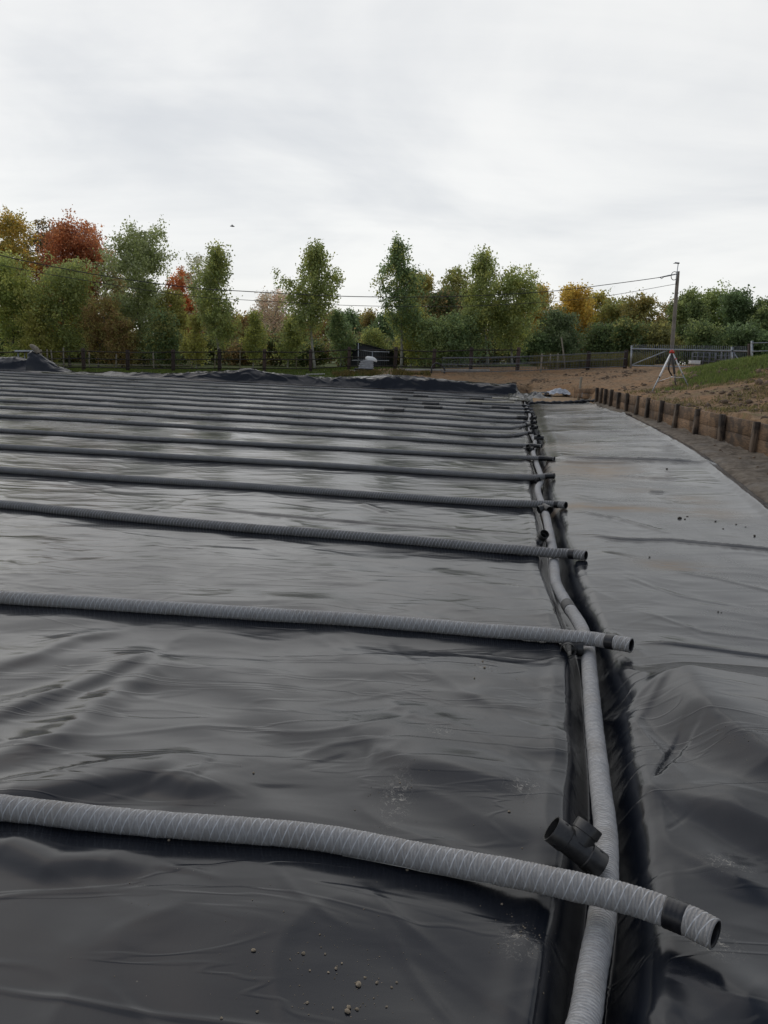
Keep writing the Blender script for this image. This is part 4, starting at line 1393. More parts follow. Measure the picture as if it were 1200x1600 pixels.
def yard_fence():
    root = thing('galvanised_rail_fence', 'galvanised fence end with two rails above the grass at right edge', 'fence', A(1174, 560, 44))
    Y = 44.0
    for px, top in ((1174, 532.5), (1212, 531), (1250, 531)):
        b = A(px, 575, Y); m = MB(); m.bar(b, A(px + 1, top, Y), .10, .10); m.build('post', M_GALV, root)
    for y0 in (536, 549):
        m = MB(); m.bar(A(1174, y0, Y - .1), A(1250, y0 - 2, Y - .1), .05, .05); m.build('rail', M_GALV, root)
    m = MB(); m.bar(A(1170, 580, Y + .3), A(1171.5, 537, Y + .3), .20, .15); m.build('timber_post', M_FPOST, root)


yard_fence()
# dark pallet-like racks behind the gate
for px, w_, y0, y1, lab in ((1103, 30, 551, 568, 'dark steel rack behind the middle of the palisade gate'), (1137, 22, 549, 566, 'dark steel rack behind the right end of the palisade gate')):
    c0 = A(px - w_ / 2, y1 + 3, 50.5); c1 = A(px + w_ / 2, y0, 50.5)
    root = thing('steel_rack', lab, 'rack', c0)
    for t in (0, .33, .66, 1):
        x = c0[0] + (c1[0] - c0[0]) * t
        for yy in (50.5, 51.3):
            m = MB(); m.bar((x, yy, c0[2] - .2), (x, yy, c1[2]), .06, .06); m.build('upright', M_DULL, root)
    for t in (.05, .35, .65, .97):
        z = c0[2] + (c1[2] - c0[2]) * t
        m = MB(); m.box(((c0[0] + c1[0]) / 2, 50.9, z), (c1[0] - c0[0], .85, .05)); m.build('shelf', M_DULL, root)
c = A(1085, 567, 45.6)
root = thing('white_crate', 'small white box on the bank just right of the tripod head', 'box', c - [0, 0, .1])
m = MB(); m.box(c + [0, 0, .02], (.55, .4, .18), bev=.015); m.build('box_body', M_WHITE, root)
m = MB(); m.box(c + [0, 0, .13], (.59, .44, .035), bev=.012); m.build('lid', M_WHITE, root)


# ------------------------------------------------------------------ utility pole and wires
def pole():
    Y = 52.0
    a, b = A(1047, 580, Y), A(1059.5, 424, Y)
    a = a - (b - a) * .08
    root = thing('utility_pole', 'leaning weathered utility pole standing behind the gate', 'utility pole', a)
    m = MB(); m.tube(np.array([a + (b - a) * t for t in np.linspace(0, 1, 12)]), np.linspace(.15, .105, 12), 16)
    m.build('pole', M_POLE, root, smooth=True)
    m = MB(); c0 = A(1057, 432, Y - .15); c1 = A(1060, 410, Y - .15)
    m.tube(np.array([A(1056, 445, Y - .16), c0, c1]), .028, 8)
    m.build('mast', M_GALV, root, smooth=True)
    m = MB()
    c = A(1058, 411, Y - .15)
    m.box(c, (.32, .10, .09), (1, 0, -.05), (0, 1, 0), (.05, 0, 1), .03)
    m.tube(np.array([c + [-.1, 0, 0], A(1052, 411.8, Y - .15)]), [.035, .012], 8)
    m.build('antenna', M_DULL, root)  # antenna on top of the mast
    m = MB()
    th = np.linspace(-.6, 3.9, 22)
    c = A(1053.5, 431, Y - .15)
    m.tube(np.array([c + [.20 * math.cos(t + 1.6), 0, .26 * math.sin(t + 1.6)] for t in th]), .022, 6)
    m.build('cable_loop', M_WIRE, root, smooth=True)
    m = MB()
    p0, p1 = A(1058, 428, Y - .13), A(1031, 433.5, Y - .6)
    m.tube(np.array([p0, (p0 + p1) / 2, p1]), [.03, .045, .03], 8); m.tube(np.array([A(1038, 432, Y - .5), A(1034, 435.5, Y - .5), A(1031, 433.5, Y - .6)]), .02, 6)
    m.build('cable_clamp', M_DULL, root, smooth=True)


pole()
for i, (pp, lab) in enumerate((([(1052, 429.5, 51.9), (1031, 433.5, 51.6), (950, 444.5, 51), (850, 456, 50), (700, 463.5, 48.5), (540, 463, 47), (380, 455, 45), (300, 449.5, 44), (180, 434, 42), (75, 415, 40), (0, 399, 38.5), (-160, 360, 36)], 'upper thick power cable sagging from the leaning pole'),
                               ([(1057, 443.5, 51.8), (950, 462, 51), (840, 473, 50), (700, 479, 48.5), (540, 477, 47), (380, 468.5, 45), (300, 463, 44), (150, 441, 41.5), (0, 414, 38.5), (-160, 376, 36)], 'lower thin power cable sagging from the leaning pole'))):
    P = np.array([A(*p) for p in pp]); Q, s = resample(P, .8)
    m = MB(); m.tube(Q, (.024, .016)[i], 6)
    tag(m.build('power_cable', M_WIRE, None, smooth=True), lab, 'cable')


# ------------------------------------------------------------------ shelter, fence panel, slatted stack
def shelter():
    Y = 57.0
    a = A(545, 545, Y); ap = A(559, 535, Y); r = A(615, 549, Y); g = gz(a[0], Y)
    root = thing('tarp_shelter', 'black tarpaulin shelter with low gable roof behind the fence', 'shelter', (a[0], Y, g))
    dp = 3.0
    for nm, z_off, over in (('roof', 0, .15),):
        m = MB()
        th = .06
        def q(p0, p1):
            v = []
            for (p, yy) in ((p0, Y - over), (p1, Y - over), (p1, Y + dp), (p0, Y + dp)):
                v.append((p[0], yy, p[2]))
            v += [(x, y_, z - th) for x, y_, z in v]
            m.add(v, [(0, 1, 2, 3), (7, 6, 5, 4), (0, 4, 5, 1), (1, 5, 6, 2), (2, 6, 7, 3), (3, 7, 4, 0)])
        e0 = a + [-.15, 0, -.05]; e1 = r + [.25, 0, -.04]
        q(e0, ap); q(ap + [.002, 0, 0], e1)
        m.build('roof', M_TARP, root)
    m = MB()
    v = [(a[0], Y, g), (r[0], Y, g), (r[0], Y, r[2] - .08), (ap[0], Y, ap[2] - .08), (a[0], Y, a[2] - .08)]
    v += [(x, Y + dp - .1, z) for x, y_, z in v]
    m.add(v, [(0, 1, 2, 4), (5, 9, 7, 6), (0, 4, 9, 5), (1, 6, 7, 2)], [(4, 2, 3), (9, 8, 7)])
    m.build('side_sheet', M_TARP, root)


shelter()


def panel():
    Y = 51.6
    def P(x, y): return A(x, y, Y)
    root = thing('site_fence_panel', 'pale tube frame site fence panel in front of the tarpaulin shelter', 'fence panel', P(560, 577))
    m = MB()
    for a, b in (((560, 536), (559.5, 577)), ((557, 546.5), (582, 549.5)), ((582, 549.5), (607.5, 550)), ((582, 549), (581.5, 578)), ((607.5, 549), (607.5, 552)), ((550, 563), (608, 563.5))):
        m.tube(np.array([P(*a), P(*b)]), .026, 8)
    m.build('tube_frame', M_GALV, root, smooth=True)
    m = MB()
    for x in np.arange(562, 607, 3.0):
        m.tube(np.array([P(x, 549.5), P(x, 577)]), .005, 4, cap=False)
    m.build('wire_mesh', M_DULL, root)


panel()


def stack():
    Y = 50.3
    def P(x, y): return A(x, y, Y)
    b = P(572, 577)
    root = thing('slatted_stack', 'white slatted stack under a rounded white cap by the shelter', 'stack', b)
    m = MB()
    zs = [P(572, y)[2] for y in (575, 572, 569, 566, 563.5)]
    ws = [.95, .95, .90, .82, .62]
    for z, w_ in zip(zs, ws):
        m.box((b[0] + (.95 - w_) * .35, Y, z), (w_, .7, .085), bev=.012)
        m.box((b[0] + (.95 - w_) * .35, Y, z - .062), (w_ * .93, .62, .045))
    m.build('slats', M_SLAT, root)
    m = MB()
    c = P(580, 562)
    V = []; n1, n2 = 12, 24
    for i in range(n1 + 1):
        for k in range(n2):
            ph = -.35 + i / n1 * (math.pi / 2 + .35); th = k / n2 * 2 * math.pi
            V.append((c[0] + .34 * math.cos(ph) * math.cos(th) + .05 * math.cos(th), Y + .3 * math.cos(ph) * math.sin(th), c[2] + .20 * math.sin(ph) - .08 * math.cos(th) * math.cos(ph)))
    q = [(i * n2 + k, i * n2 + (k + 1) % n2, (i + 1) * n2 + (k + 1) % n2, (i + 1) * n2 + k) for i in range(n1) for k in range(n2)]
    m.add(V, q); m.build('cap', M_WHITE, root, smooth=True)
    m = MB(); m.box((b[0] - .15, Y - .1, P(570, 577.5)[2] + .02), (1.2, .8, .12), bev=.03); m.build('foot', M_TARP, root)


stack()
# white flat-roofed trough shelter, far left
Yt = 56.0
a, b = A(32, 547, Yt), A(50, 551, Yt)
root = thing('pale_table', 'low pale flat topped table behind the fence at far left', 'table', (a[0], Yt, gz(a[0], Yt)))
m = MB(); m.box(((a[0] + b[0]) / 2, Yt, (a[2] + b[2]) / 2), (b[0] - a[0] + .3, 1.2, .16), (1, 0, .05), (0, 1, .0), (-.05, 0, 1), .02); m.build('table_top', M_SHEET, root)
for dx in (-.35, .35):
    for dy in (-.5, .5):
        x = (a[0] + b[0]) / 2 + dx * 1.0
        m = MB(); m.bar((x, Yt + dy, gz(x, Yt) - .05), (x, Yt + dy, b[2]), .07, .07); m.build('leg', M_GALV, root)

# bird
p = A(362.5, 353.5, 30)
m = MB()
m.tube(np.array([p + [-.08, 0, 0], p + [-.03, 0, .005], p + [.04, 0, .0], p + [.1, 0, -.01]]), [.005, .022, .024, .005], 8)
broot = thing('bird', 'tiny dark bird flying in the grey sky above the trees', 'bird', p)
m.build('body', M_TARP, broot, smooth=True)
m = MB()
for sg in (-1, 1):
    m.add([p + np.array(v_) * .4 for v_ in ([-.05, sg * .03, .02], [.08, sg * .03, .02], [.05, sg * .3, .12], [.16, sg * .55, .05], [-.05, sg * .03, .035], [.08, sg * .03, .035], [.05, sg * .3, .13], [.16, sg * .55, .055])],
          [(0, 1, 3, 2), (4, 6, 7, 5), (1, 5, 7, 3), (0, 2, 6, 4)])
m.build('wings', M_TARP, broot)


# ------------------------------------------------------------------ trees
def leaf_mesh(name, C, size, cols, up_bias=.0):
    n = len(C)
    a = rng.normal(size=(n, 3)); a[:, 2] += up_bias; a /= np.linalg.norm(a, axis=1)[:, None]
    b = rng.normal(size=(n, 3)); b = np.cross(a, b); b /= np.linalg.norm(b, axis=1)[:, None]
    sz = size * rng.uniform(.6, 1.35, (n, 1))
    V = np.stack([C + a * sz * .62, C + b * sz * .42, C - a * sz * .62, C - b * sz * .42], 1).reshape(-1, 3)
    q = np.arange(4 * n).reshape(n, 4)
    return fast_mesh(name, V, q, col=np.repeat(cols, 4, 0), smooth=False)


GREEN = (.098, .112, .044); YGREEN = (.140, .140, .042); OLIVE = (.115, .105, .036); BROWN = (.115, .078, .036); YELLOW = (.20, .145, .038)
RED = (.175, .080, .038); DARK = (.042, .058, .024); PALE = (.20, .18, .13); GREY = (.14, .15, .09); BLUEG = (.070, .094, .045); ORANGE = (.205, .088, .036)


def tree(px, ytop, Y, hw, kind, c1, c2, label, n=5000, leaf=.2, cb=.22, mix=.3, bark=None, group=None, name='tree', trunk_r=None, dens=1.0, lean=0.0):
    base = A(px, 577, Y); base[2] = gz(base[0], base[1])
    top = A(px, ytop, Y)
    H = top[2] - base[2]
    R = hw * Y / F
    xt = top[0] - base[0]
    root = thing(name, label, 'bush' if 'bush' in name else 'tree', base, group)
    seed = int(px * 13 + ytop * 7 + Y) % 9973

    def axis(f): return np.stack([xt * f + .12 * R * np.sin(f * 5 + seed), .1 * R * np.cos(f * 4 + seed), H * f], -1)
    tr = trunk_r or max(.05, H * .0125)
    m = MB()
    fs = np.linspace(-.02, .96, 14)
    m.tube(base + axis(fs), np.interp(fs, [-.02, .05, 1], [tr * 1.35, tr, tr * .15]), 9)
    # crown envelope
    if kind == 'poplar': env = ([0, .12, .35, .6, .8, 1], [.4, .85, 1.0, .60, .25, .04])
    elif kind == 'spire': env = ([0, .1, .3, .55, .8, 1], [.6, .95, 1, .66, .30, .06])
    elif kind == 'round': env = ([0, .15, .45, .7, .88, 1], [.7, .95, 1, .86, .6, .2])
    elif kind == 'bush': env = ([0, .1, .4, .75, .92, 1], [.85, 1, 1, .8, .5, .2])
    else: env = ([0, .2, .5, .8, 1], [.4, .8, 1, .85, .35])
    nb = {'poplar': 80, 'spire': 80, 'wisp': 50}.get(kind, 75)
    f0 = cb + (1 - cb) * rng.uniform(0, .95, nb)
    az = rng.uniform(0, 2 * math.pi, nb)
    g = (f0 - cb) / (1 - cb)
    lobe = 1 + (.22 if kind == 'round' else .38) * perlin(np.cos(az) * 1.3 + seed, np.sin(az) * 1.3 + g * 2.6, seed)
    Rb = R * np.interp(g, *env) * rng.uniform(.55, 1.08, nb) * lobe
    rise = {'poplar': 1.15, 'spire': .9, 'round': .45, 'bush': .45, 'wisp': .9}[kind] * rng.uniform(.6, 1.3, nb) * Rb
    rise = np.minimum(rise, (1.0 - f0) * H * rng.uniform(.45, .92, nb))
    if kind in ('poplar', 'spire'):         # upright leaders make the pointed top
        ld = slice(0, 11)
        f0[ld] = rng.uniform(.5, .86, 11); Rb[ld] = R * rng.uniform(.10, .42, 11) * (1 - f0[ld]) * 2.2; rise[ld] = (1 - f0[ld]) * H * rng.uniform(.75, 1.0, 11)
    st = base + axis(f0)
    en = st + np.stack([np.cos(az) * Rb, np.sin(az) * Rb, rise], 1)
    lb = 26 if kind != 'wisp' else 48
    for k in range(min(lb, nb)):
        mid = (st[k] + en[k]) / 2 - [0, 0, .12 * rise[k]]
        m.tube(np.array([st[k], mid, en[k]]), [tr * .32 * (1 - f0[k] * .5), tr * .2, tr * .06], 5, cap=False)
    m.build('trunk', bark or M_BARK, root, smooth=True)
    # leaves, gathered in sprays along and round each branch
    leaf = leaf * .66
    nl = int(n * dens * (1.45 if kind in ('poplar', 'spire') else 1.8))
    pw = np.maximum(Rb, .6 * rise) + .12 * R
    per = rng.choice(nb, nl, p=pw / pw.sum())
    nsub = 7
    sub = rng.normal(0, 1, (nb, nsub, 3)) * (.12 * R + .05)
    t_sub = rng.uniform(.25, 1.02, (nb, nsub)) ** .8
    sidx = rng.integers(0, nsub, nl)
    tt = np.where(rng.random(nl) < .82, t_sub[per, sidx], rng.beta(2.2, 1.3, nl))
    C = st[per] + (en[per] - st[per]) * tt[:, None] + sub[per, sidx]
    spread = (.060 * R + .055) * (1.25 if kind in ('round', 'bush') else 1)
    C = C + rng.normal(0, 1, (nl, 3)) * spread * np.array([1, 1, 1.2 if kind in ('poplar', 'spire') else .85])
    keep = C[:, 2] > base[2] + H * cb * (.55 if kind != 'bush' else .0)
    C = C[keep]; per = per[keep]; sidx = sidx[keep]
    bc = rng.random((nb, nsub))[per, sidx]
    c1 = np.array(c1) * LEAFG; c2 = np.array(c2) * LEAFG
    w = np.clip((bc < mix) * .8 + rng.normal(0, .16, len(C)), 0, 1)[:, None]
    cols = c1 * (1 - w) + c2 * w
    cols = cols * rng.uniform(.65, 1.35, (len(C), 1)) * (.78 + .44 * rng.random((nb, nsub))[per, sidx])[:, None]
    me = leaf_mesh('crown', C - base, leaf, cols, .3)
    link('crown', me, M_LEAF, root)
    return root


LEAFG = 3.0
FILLERS = True
P_ = M_BARKP
# the young poplars just behind the fence
tree(341, 386, 55, 36, 'poplar', GREEN, YGREEN, 'tall narrow green poplar left of the pinkish bare trees', 9000, .19, .12, .25, P_)
tree(491, 384, 55, 40, 'poplar', GREEN, YGREEN, 'tall broad green poplar standing alone left of the tarpaulin shelter', 9500, .20, .20, .25, P_)
tree(624, 373, 55, 33, 'poplar', BLUEG, YGREEN, 'tallest slim green poplar right of the tarpaulin shelter', 7000, .20, .22, .22, P_)
tree(757, 399, 55, 38, 'spire', GREEN, YGREEN, 'tall spired green poplar with two stems above the brown bank', 9000, .19, .18, .25, P_)
tree(803, 427, 55, 38, 'round', (.108, .124, .050), YGREEN, 'light green poplar beside the spired one, thinning at its top', 8000, .19, .18, .35, P_)
tree(724, 500, 54.5, 40, 'bush', BLUEG, GREEN, 'leafy green sapling clump left of the spired poplar', 5500, .19, .1, .3, P_)
tree(680, 505, 54.5, 40, 'bush', GREEN, BLUEG, 'leafy green sapling clump right of the tallest slim poplar', 5500, .19, .06, .4, P_)
tree(645, 478, 56, 26, 'poplar', YGREEN, GREEN, 'yellow green poplar sapling touching the tallest slim poplar', 4500, .19, .08, .35, P_)
tree(397, 488, 55.5, 20, 'spire', YGREEN, GREEN, 'small yellow green sapling under the pinkish bare trees', 3800, .17, .14, .4, P_)
tree(306, 495, 55.5, 18, 'spire', YGREEN, OLIVE, 'small yellow green sapling beneath the second red tree', 3400, .17, .1, .4, P_)
tree(452, 505, 56, 22, 'spire', GREEN, YGREEN, 'small green sapling between the two tall middle poplars', 3600, .17, .14, .4, P_)
tree(530, 488, 57, 24, 'spire', BLUEG, GREEN, 'dark green sapling close right of the broad poplar', 4200, .18, .1, .4, P_)
tree(585, 520, 60, 22, 'bush', GREEN, YGREEN, 'low green sapling right behind the tarpaulin shelter', 3000, .18, .08, .4, P_)
# left wood, front
tree(15, 398, 60, 42, 'round', (.105, .122, .042), YGREEN, 'bright green tree at the left frame edge under the yellow tree', 8000, .22, .1, .35, M_BARK)
tree(104, 408, 60, 48, 'round', GREEN, YGREEN, 'rounded green tree in front of the great red tree', 9500, .21, .14, .3, M_BARK)
tree(222, 352, 62, 46, 'round', (.105, .118, .050), GREY, 'tall green tree with wispy grey top between the two red trees', 12000, .22, .06, .3, M_BARK)
tree(312, 396, 64, 24, 'wisp', GREY, PALE, 'wispy grey tree behind the narrow left poplar', 2200, .17, .3, .4, M_BARK)
tree(158, 468, 59, 32, 'wisp', BROWN, OLIVE, 'half bare brown tree between the rounded green tree and the tall wispy one', 4200, .17, .12, .5, M_BARK)
tree(60, 470, 58.5, 26, 'bush', YGREEN, OLIVE, 'yellow green bush below the dark brown topped tree', 4200, .2, .04, .4, M_BARK)
tree(190, 500, 58.5, 24, 'bush', BROWN, OLIVE, 'rusty brown bush below the tall wispy tree', 3600, .19, .05, .45, M_BARKD)
tree(255, 490, 59, 28, 'bush', BLUEG, OLIVE, 'dark olive bush below the second red tree', 4200, .2, .05, .4, M_BARKD)
tree(270, 452, 61, 24, 'round', OLIVE, YGREEN, 'olive yellow tree filling the gap left of the narrow poplar', 5000, .2, .06, .4, M_BARK)
tree(50, 438, 61, 26, 'spire', YGREEN, GREEN, 'yellow green slender tree between the bright green one and the great red one', 4000, .2, .06, .4, M_BARK)
# left wood, behind
tree(12, 336, 72, 42, 'round', YELLOW, OLIVE, 'great yellowing tree at the left frame edge', 9500, .26, .2, .55, M_BARKD)
tree(55, 342, 80, 32, 'round', (.045, .042, .02), BROWN, 'dark brown topped tree peeking out behind the great red tree', 6500, .26, .2, .3, M_BARKD)
tree(106, 352, 76, 54, 'round', RED, (.12, .05, .03), 'great rust red tree at the left', 22000, .25, .2, .3, M_BARKD)
tree(165, 396, 78, 40, 'round', (.085, .085, .032), BROWN, 'dull olive tree between the great red tree and the tall wispy one', 7500, .25, .15, .45, M_BARKD)
tree(283, 425, 74, 27, 'round', ORANGE, RED, 'smaller orange red tree left of the narrow poplar', 9000, .23, .15, .4, M_BARKD)
tree(432, 457, 78, 34, 'wisp', PALE, (.22, .15, .115), 'pinkish half bare tree between the two tall poplars', 2600, .18, .45, .5, M_BARK)
tree(412, 468, 80, 20, 'wisp', PALE, (.20, .14, .11), 'smaller pinkish bare tree next to the larger one', 1300, .18, .45, .5, M_BARK)
# middle wood
tree(660, 431, 68, 30, 'round', (.135, .115, .035), OLIVE, 'olive gold tree close right of the tallest slim poplar', 7000, .24, .1, .4, M_BARKD)
tree(716, 420, 70, 31, 'round', (.095, .088, .03), GREEN, 'tall brownish olive tree left of the spired poplar', 8000, .24, .1, .4, M_BARKD)
tree(690, 458, 63, 34, 'bush', DARK, BROWN, 'dark brown tree below the olive gold one', 6500, .23, .05, .35, M_BARKD)
tree(843, 446, 66, 24, 'round', YELLOW, OLIVE, 'yellowing tree touching the light green poplar', 5500, .22, .1, .4, M_BARKD)
tree(890, 450, 70, 34, 'round', YELLOW, (.17, .13, .03), 'broad yellow tree under the power cables', 9000, .23, .1, .35, M_BARKD)
tree(932, 462, 74, 26, 'round', (.17, .145, .035), OLIVE, 'smaller yellow green tree right of the broad yellow one', 6000, .24, .1, .4, M_BARKD)
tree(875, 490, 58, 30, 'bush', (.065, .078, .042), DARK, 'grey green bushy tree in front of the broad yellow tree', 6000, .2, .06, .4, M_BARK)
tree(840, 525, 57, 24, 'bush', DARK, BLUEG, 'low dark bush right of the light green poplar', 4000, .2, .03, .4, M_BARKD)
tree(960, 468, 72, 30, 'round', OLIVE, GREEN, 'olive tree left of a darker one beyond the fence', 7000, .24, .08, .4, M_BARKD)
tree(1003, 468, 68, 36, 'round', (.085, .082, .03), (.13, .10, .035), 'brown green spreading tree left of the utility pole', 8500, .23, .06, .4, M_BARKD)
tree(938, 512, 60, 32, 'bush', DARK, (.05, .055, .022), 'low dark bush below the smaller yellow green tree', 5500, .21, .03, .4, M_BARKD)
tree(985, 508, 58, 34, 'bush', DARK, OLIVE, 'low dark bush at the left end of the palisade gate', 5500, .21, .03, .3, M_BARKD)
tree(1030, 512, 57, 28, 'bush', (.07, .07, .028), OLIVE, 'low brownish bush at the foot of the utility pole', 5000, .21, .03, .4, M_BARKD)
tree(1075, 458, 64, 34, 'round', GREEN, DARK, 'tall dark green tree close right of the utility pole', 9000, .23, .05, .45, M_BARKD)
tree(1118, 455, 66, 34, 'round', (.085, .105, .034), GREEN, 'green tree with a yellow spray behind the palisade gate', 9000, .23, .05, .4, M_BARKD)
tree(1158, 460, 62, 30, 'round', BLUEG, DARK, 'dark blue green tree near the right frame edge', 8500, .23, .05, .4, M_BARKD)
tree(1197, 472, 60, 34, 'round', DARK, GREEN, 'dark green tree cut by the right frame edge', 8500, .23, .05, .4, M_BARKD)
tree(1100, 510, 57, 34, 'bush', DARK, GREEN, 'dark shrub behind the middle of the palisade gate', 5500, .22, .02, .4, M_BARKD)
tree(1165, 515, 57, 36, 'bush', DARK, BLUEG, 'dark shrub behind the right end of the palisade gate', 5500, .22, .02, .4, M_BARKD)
# the wood closing the gaps behind
fill = [(-40, 420), (-75, 400), (-110, 380), (30, 480), (75, 480), (130, 470), (185, 440), (245, 460), (300, 470), (335, 480), (365, 488), (395, 490), (425, 488), (455, 492), (485, 495), (515, 490), (545, 486), (562, 490), (578, 487), (598, 489), (618, 485), (640, 480), (745, 470), (775, 470),
        (810, 480), (850, 490), (905, 480), (975, 475), (1045, 472), (1090, 478), (1140, 475), (1180, 480), (1230, 478), (1270, 474)]
FC = [(BROWN, OLIVE), (DARK, GREEN), (OLIVE, BROWN), (BLUEG, DARK)]
for i, (px, yt) in enumerate(fill):
    c1, c2 = FC[i % 4] if 330 > px or px > 520 else [(OLIVE, BROWN), (BROWN, OLIVE)][i % 2]
    if 520 <= px <= 625: c1, c2 = (BLUEG, DARK) if i % 3 else (OLIVE, BROWN)
    Y = 84 + (i * 7) % 11
    tree(px, yt + (i % 3) * 3, Y, 26, 'spire' if 530 < px < 640 else 'round', c1, c2, 'dull green and brown tree in the far wood, filling a gap between nearer trees', 3800, .30, .04, .4, M_BARKD, group='trees of the far wood')
fill2 = [(x, 520 + (x * 7) % 22) for x in range(-60, 1260, 55)]
for i, (px, yt) in enumerate(fill2):
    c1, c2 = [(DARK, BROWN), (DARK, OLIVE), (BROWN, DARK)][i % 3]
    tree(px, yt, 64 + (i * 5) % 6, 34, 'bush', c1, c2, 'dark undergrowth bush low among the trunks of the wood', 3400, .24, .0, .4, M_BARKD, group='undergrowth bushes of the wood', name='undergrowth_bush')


# ------------------------------------------------------------------ grass and clods
def blades(name, X, Y, h, cols, wd=.012, lean=.5):
    n = len(X)
    Z = ground_z(X, Y)
    az = rng.uniform(0, 2 * math.pi, n); hh = h * rng.uniform(.5, 1.3, n)
    la = rng.uniform(0, 2 * math.pi, n); ll = lean * hh * rng.uniform(.2, 1, n)
    B = np.stack([X, Y, Z - .01], 1)
    s = np.stack([np.cos(az), np.sin(az), 0 * az], 1) * wd
    tip = B + np.stack([np.cos(la) * ll, np.sin(la) * ll, hh], 1)
    mid = B + np.stack([np.cos(la) * ll * .35, np.sin(la) * ll * .35, hh * .6], 1)
    V = np.stack([B - s, B + s, mid + s * .7, mid - s * .7, tip], 1).reshape(-1, 3)
    k = np.arange(n) * 5
    q = np.stack([k, k + 1, k + 2, k + 3], 1); t = np.stack([k + 3, k + 2, k + 4], 1)
    me = fast_mesh(name, V, q, t, col=np.repeat(cols, 5, 0), smooth=False)
    return link(name, me, M_LEAF)


def gcols(n, a, b, sd=.25):
    w = rng.random((n, 1))
    return (np.array(a) * (1 - w) + np.array(b) * w) * rng.uniform(1 - sd, 1 + sd, (n, 1))


n = 60000
X = rng.uniform(9.5, 19, n); Y = rng.uniform(26.5, 42, n)
nz = fbm(X * .5, Y * .5, 81, 3)
pr = sstep(-.4, .8, (Y - 28.6) + (X - 12) * .25 + nz * 1.8) * sstep(0, 1.3, X - 10.7 - (Y - 30) * .42 + nz * .7)
k = rng.random(n) < pr
tag(blades('mound_grass', X[k], Y[k], .16, gcols(k.sum(), (.10, .15, .036), (.20, .22, .075)), .014), kind='stuff')
n = 42000
X = rng.uniform(7.2, 16, n); Y = rng.uniform(12, 31, n)
sd, _ = pit_sd(X, Y)
k = (sd > .1) & (rng.random(n) < np.clip(fbm(X * .45, Y * .45, 85, 3) * 1.3 + .25, 0, 1))
tag(blades('bank_grass', X[k], Y[k], .10, gcols(k.sum(), (.11, .11, .042), (.22, .18, .085)), .012, .9), kind='stuff')
n = 34000
X = rng.uniform(-36, 1.5, n); Y = rng.uniform(46.6, 56, n)
u_ = X * UD[0] + Y * UD[1]
k = (u_ > 46.0) & (rng.random(n) < sstep(1.5, -3.5, X))
tag(blades('lawn_grass', X[k], Y[k], .12, gcols(k.sum(), (.075, .105, .022), (.12, .15, .04)), .03), kind='stuff')
n = 9000
X = rng.uniform(9.5, 17, n); Y = rng.uniform(50.2, 54, n)
k = rng.random(n) < np.clip(fbm(X * .6, Y * .4, 86, 3) + .5, 0, 1)
tag(blades('dry_grass', X[k], Y[k], .75, gcols(k.sum(), (.17, .14, .055), (.11, .12, .04)), .02, .4), kind='stuff')
n = 5000
X = rng.uniform(-3.6, 2.5, n); Y = rng.uniform(48.3, 49.8, n)
k = rng.random(n) < np.clip(fbm(X * .9, Y * .6, 87, 3) + .1, 0, 1)
tag(blades('bank_weeds', X[k], Y[k], .22, gcols(k.sum(), (.17, .12, .05), (.10, .10, .03)), .03, .7), kind='stuff')


def clods():
    n = 6500
    X = rng.uniform(6.2, 15, n); Y = rng.uniform(9, 48, n)
    sd, _ = pit_sd(X, Y)
    u = X * UD[0] + Y * UD[1]; w = X * WD[0] + Y * WD[1]
    d = fbm(X * .6, Y * .6, 88, 3)
    ok = ((sd > .25) & (d > -.05) & (Y < 33)) | ((sd < -.15) & (w > right_edge(np.clip(u, -2, 37)) + .3) & (u < 37) & (rng.random(n) < .35)) | ((sd > .4) & (Y > 42) & (d > .1))
    X, Y = X[ok], Y[ok]; n = len(X)
    Z = ground_z(X, Y)
    r = rng.lognormal(-3.25, .55, n)
    ico = np.array([(0, 0, 1), (.89, 0, .45), (.28, .85, .45), (-.72, .53, .45), (-.72, -.53, .45), (.28, -.85, .45), (.72, .53, -.45), (-.28, .85, -.45), (-.89, 0, -.45), (-.28, -.85, -.45), (.72, -.53, -.45), (0, 0, -1)])
    f = np.array([(0, 1, 2), (0, 2, 3), (0, 3, 4), (0, 4, 5), (0, 5, 1), (1, 6, 2), (2, 7, 3), (3, 8, 4), (4, 9, 5), (5, 10, 1), (6, 7, 2), (7, 8, 3), (8, 9, 4), (9, 10, 5), (10, 6, 1), (11, 7, 6), (11, 8, 7), (11, 9, 8), (11, 10, 9), (11, 6, 10)])
    r = np.where(pit_sd(X, Y)[0] < 0, np.minimum(r * .5, .03), r)
    V = ico[None] * (1 + rng.normal(0, .22, (n, 12, 1))) * r[:, None, None] * rng.uniform(.7, 1.3, (n, 1, 3)) * np.array([1, 1, .7])
    V = V + np.stack([X, Y, Z + r * .15], 1)[:, None, :]
    T = (f[None] + (np.arange(n) * 12)[:, None, None]).reshape(-1, 3)
    tag(link('soil_clods', fast_mesh('soil_clods', V.reshape(-1, 3), None, T, smooth=False), M_CLOD), kind='stuff')


clods()

# ------------------------------------------------------------------ sky, sun, camera
SUN_DIR = Vector((-.40, .60, .80)).normalized()
W = bpy.data.worlds.new('World'); S.world = W; W.use_nodes = True
nt = W.node_tree; n = N(nt)
bg = nt.nodes['Background']
sky = n('ShaderNodeTexSky'); sky.sky_type = 'NISHITA'; sky.sun_disc = False
sky.sun_elevation = math.asin(SUN_DIR.z); sky.sun_rotation = math.atan2(SUN_DIR.x, SUN_DIR.y)
skyc = n('ShaderNodeVectorMath', operation='SCALE', ins={0: sky.outputs[0], 'Scale': .10})
tc = n('ShaderNodeTexCoord')
sepd = n('ShaderNodeSeparateXYZ', ins={'Vector': tc.outputs['Generated']})
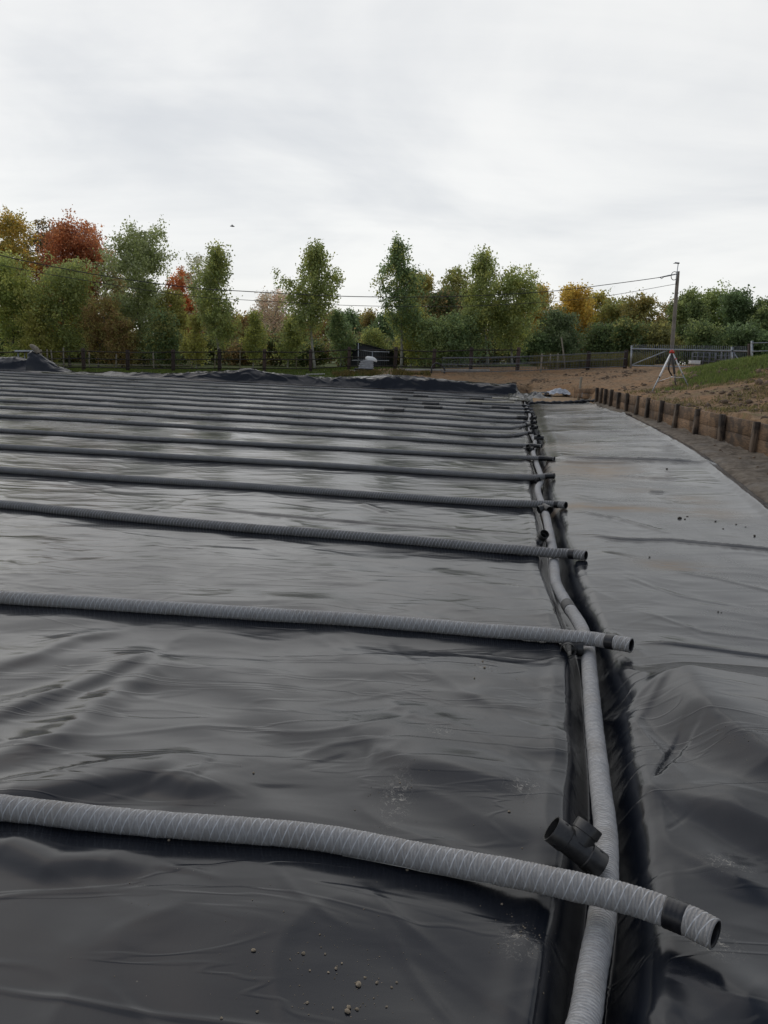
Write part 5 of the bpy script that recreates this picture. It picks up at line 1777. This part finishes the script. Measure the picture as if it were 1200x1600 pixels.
# clouds laid on a high flat layer
zc = n.math('MAXIMUM', sepd.outputs[2], .06)
lay = n('ShaderNodeCombineXYZ', ins={'X': n.math('DIVIDE', sepd.outputs[0], n.math('ADD', zc, .15)), 'Y': n.math('DIVIDE', sepd.outputs[1], n.math('ADD', zc, .15)), 'Z': 0.0})
mp = n('ShaderNodeMapping', ins={'Vector': lay.outputs[0], 'Scale': (.9, .8, 1), 'Rotation': (0, 0, .5), 'Location': (.3, .2, 0)})
c1 = n.noise(mp.outputs[0], .9, 6, .52, .5)
mp2 = n('ShaderNodeMapping', ins={'Vector': lay.outputs[0], 'Scale': (.5, 2.6, 1), 'Rotation': (0, 0, -.75)})
c2 = n.noise(mp2.outputs[0], 1.3, 6, .6, .3)
cf = n.math('ADD', n.math('MULTIPLY', c1, .85), n.math('MULTIPLY', c2, .15))
cf = n.ramp(cf, .33, .62)
cloud = n.mix(cf, (.485, .497, .512), (.668, .665, .65))
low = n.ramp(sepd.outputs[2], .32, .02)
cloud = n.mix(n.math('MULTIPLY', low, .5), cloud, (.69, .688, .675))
# unseen sky shaped: bright low behind to light trees, dimmed overhead to darken folds
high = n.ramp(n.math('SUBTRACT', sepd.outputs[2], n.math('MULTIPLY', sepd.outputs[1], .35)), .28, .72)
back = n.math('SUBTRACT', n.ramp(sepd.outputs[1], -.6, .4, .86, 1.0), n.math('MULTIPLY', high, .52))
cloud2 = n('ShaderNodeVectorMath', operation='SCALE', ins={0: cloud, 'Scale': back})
mixc = n.mix(n.math('SUBTRACT', .93, n.math('MULTIPLY', high, .40)), skyc.outputs[0], cloud2.outputs[0])   # overhead mixed bluer to tint the liner's reflections
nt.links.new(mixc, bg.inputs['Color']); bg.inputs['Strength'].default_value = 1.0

sl = bpy.data.lights.new('sun', 'SUN'); sl.energy = .5; sl.angle = math.radians(85); sl.color = (1.0, .96, .9)
so = bpy.data.objects.new('sun', sl); COL.objects.link(so)
so.rotation_euler = SUN_DIR.to_track_quat('Z', 'Y').to_euler(); so.location = (0, 0, 30)

cam = bpy.data.cameras.new('camera'); co = bpy.data.objects.new('camera', cam); COL.objects.link(co)
cam.sensor_fit = 'VERTICAL'; cam.sensor_height = 24.0; cam.sensor_width = 18.0; cam.lens = 24.0 * F / 1600.0
cam.clip_start = .05; cam.clip_end = 2000
co.matrix_world = Matrix.Translation((0, 0, EYE)) @ Matrix(CAMR.tolist()).to_4x4()
S.camera = co
S.view_settings.view_transform = 'Standard'; S.view_settings.look = 'None'
S.view_settings.exposure = .5; S.view_settings.gamma = 1
S.render.resolution_x = 768; S.render.resolution_y = 1024
S.cycles.max_bounces = 6
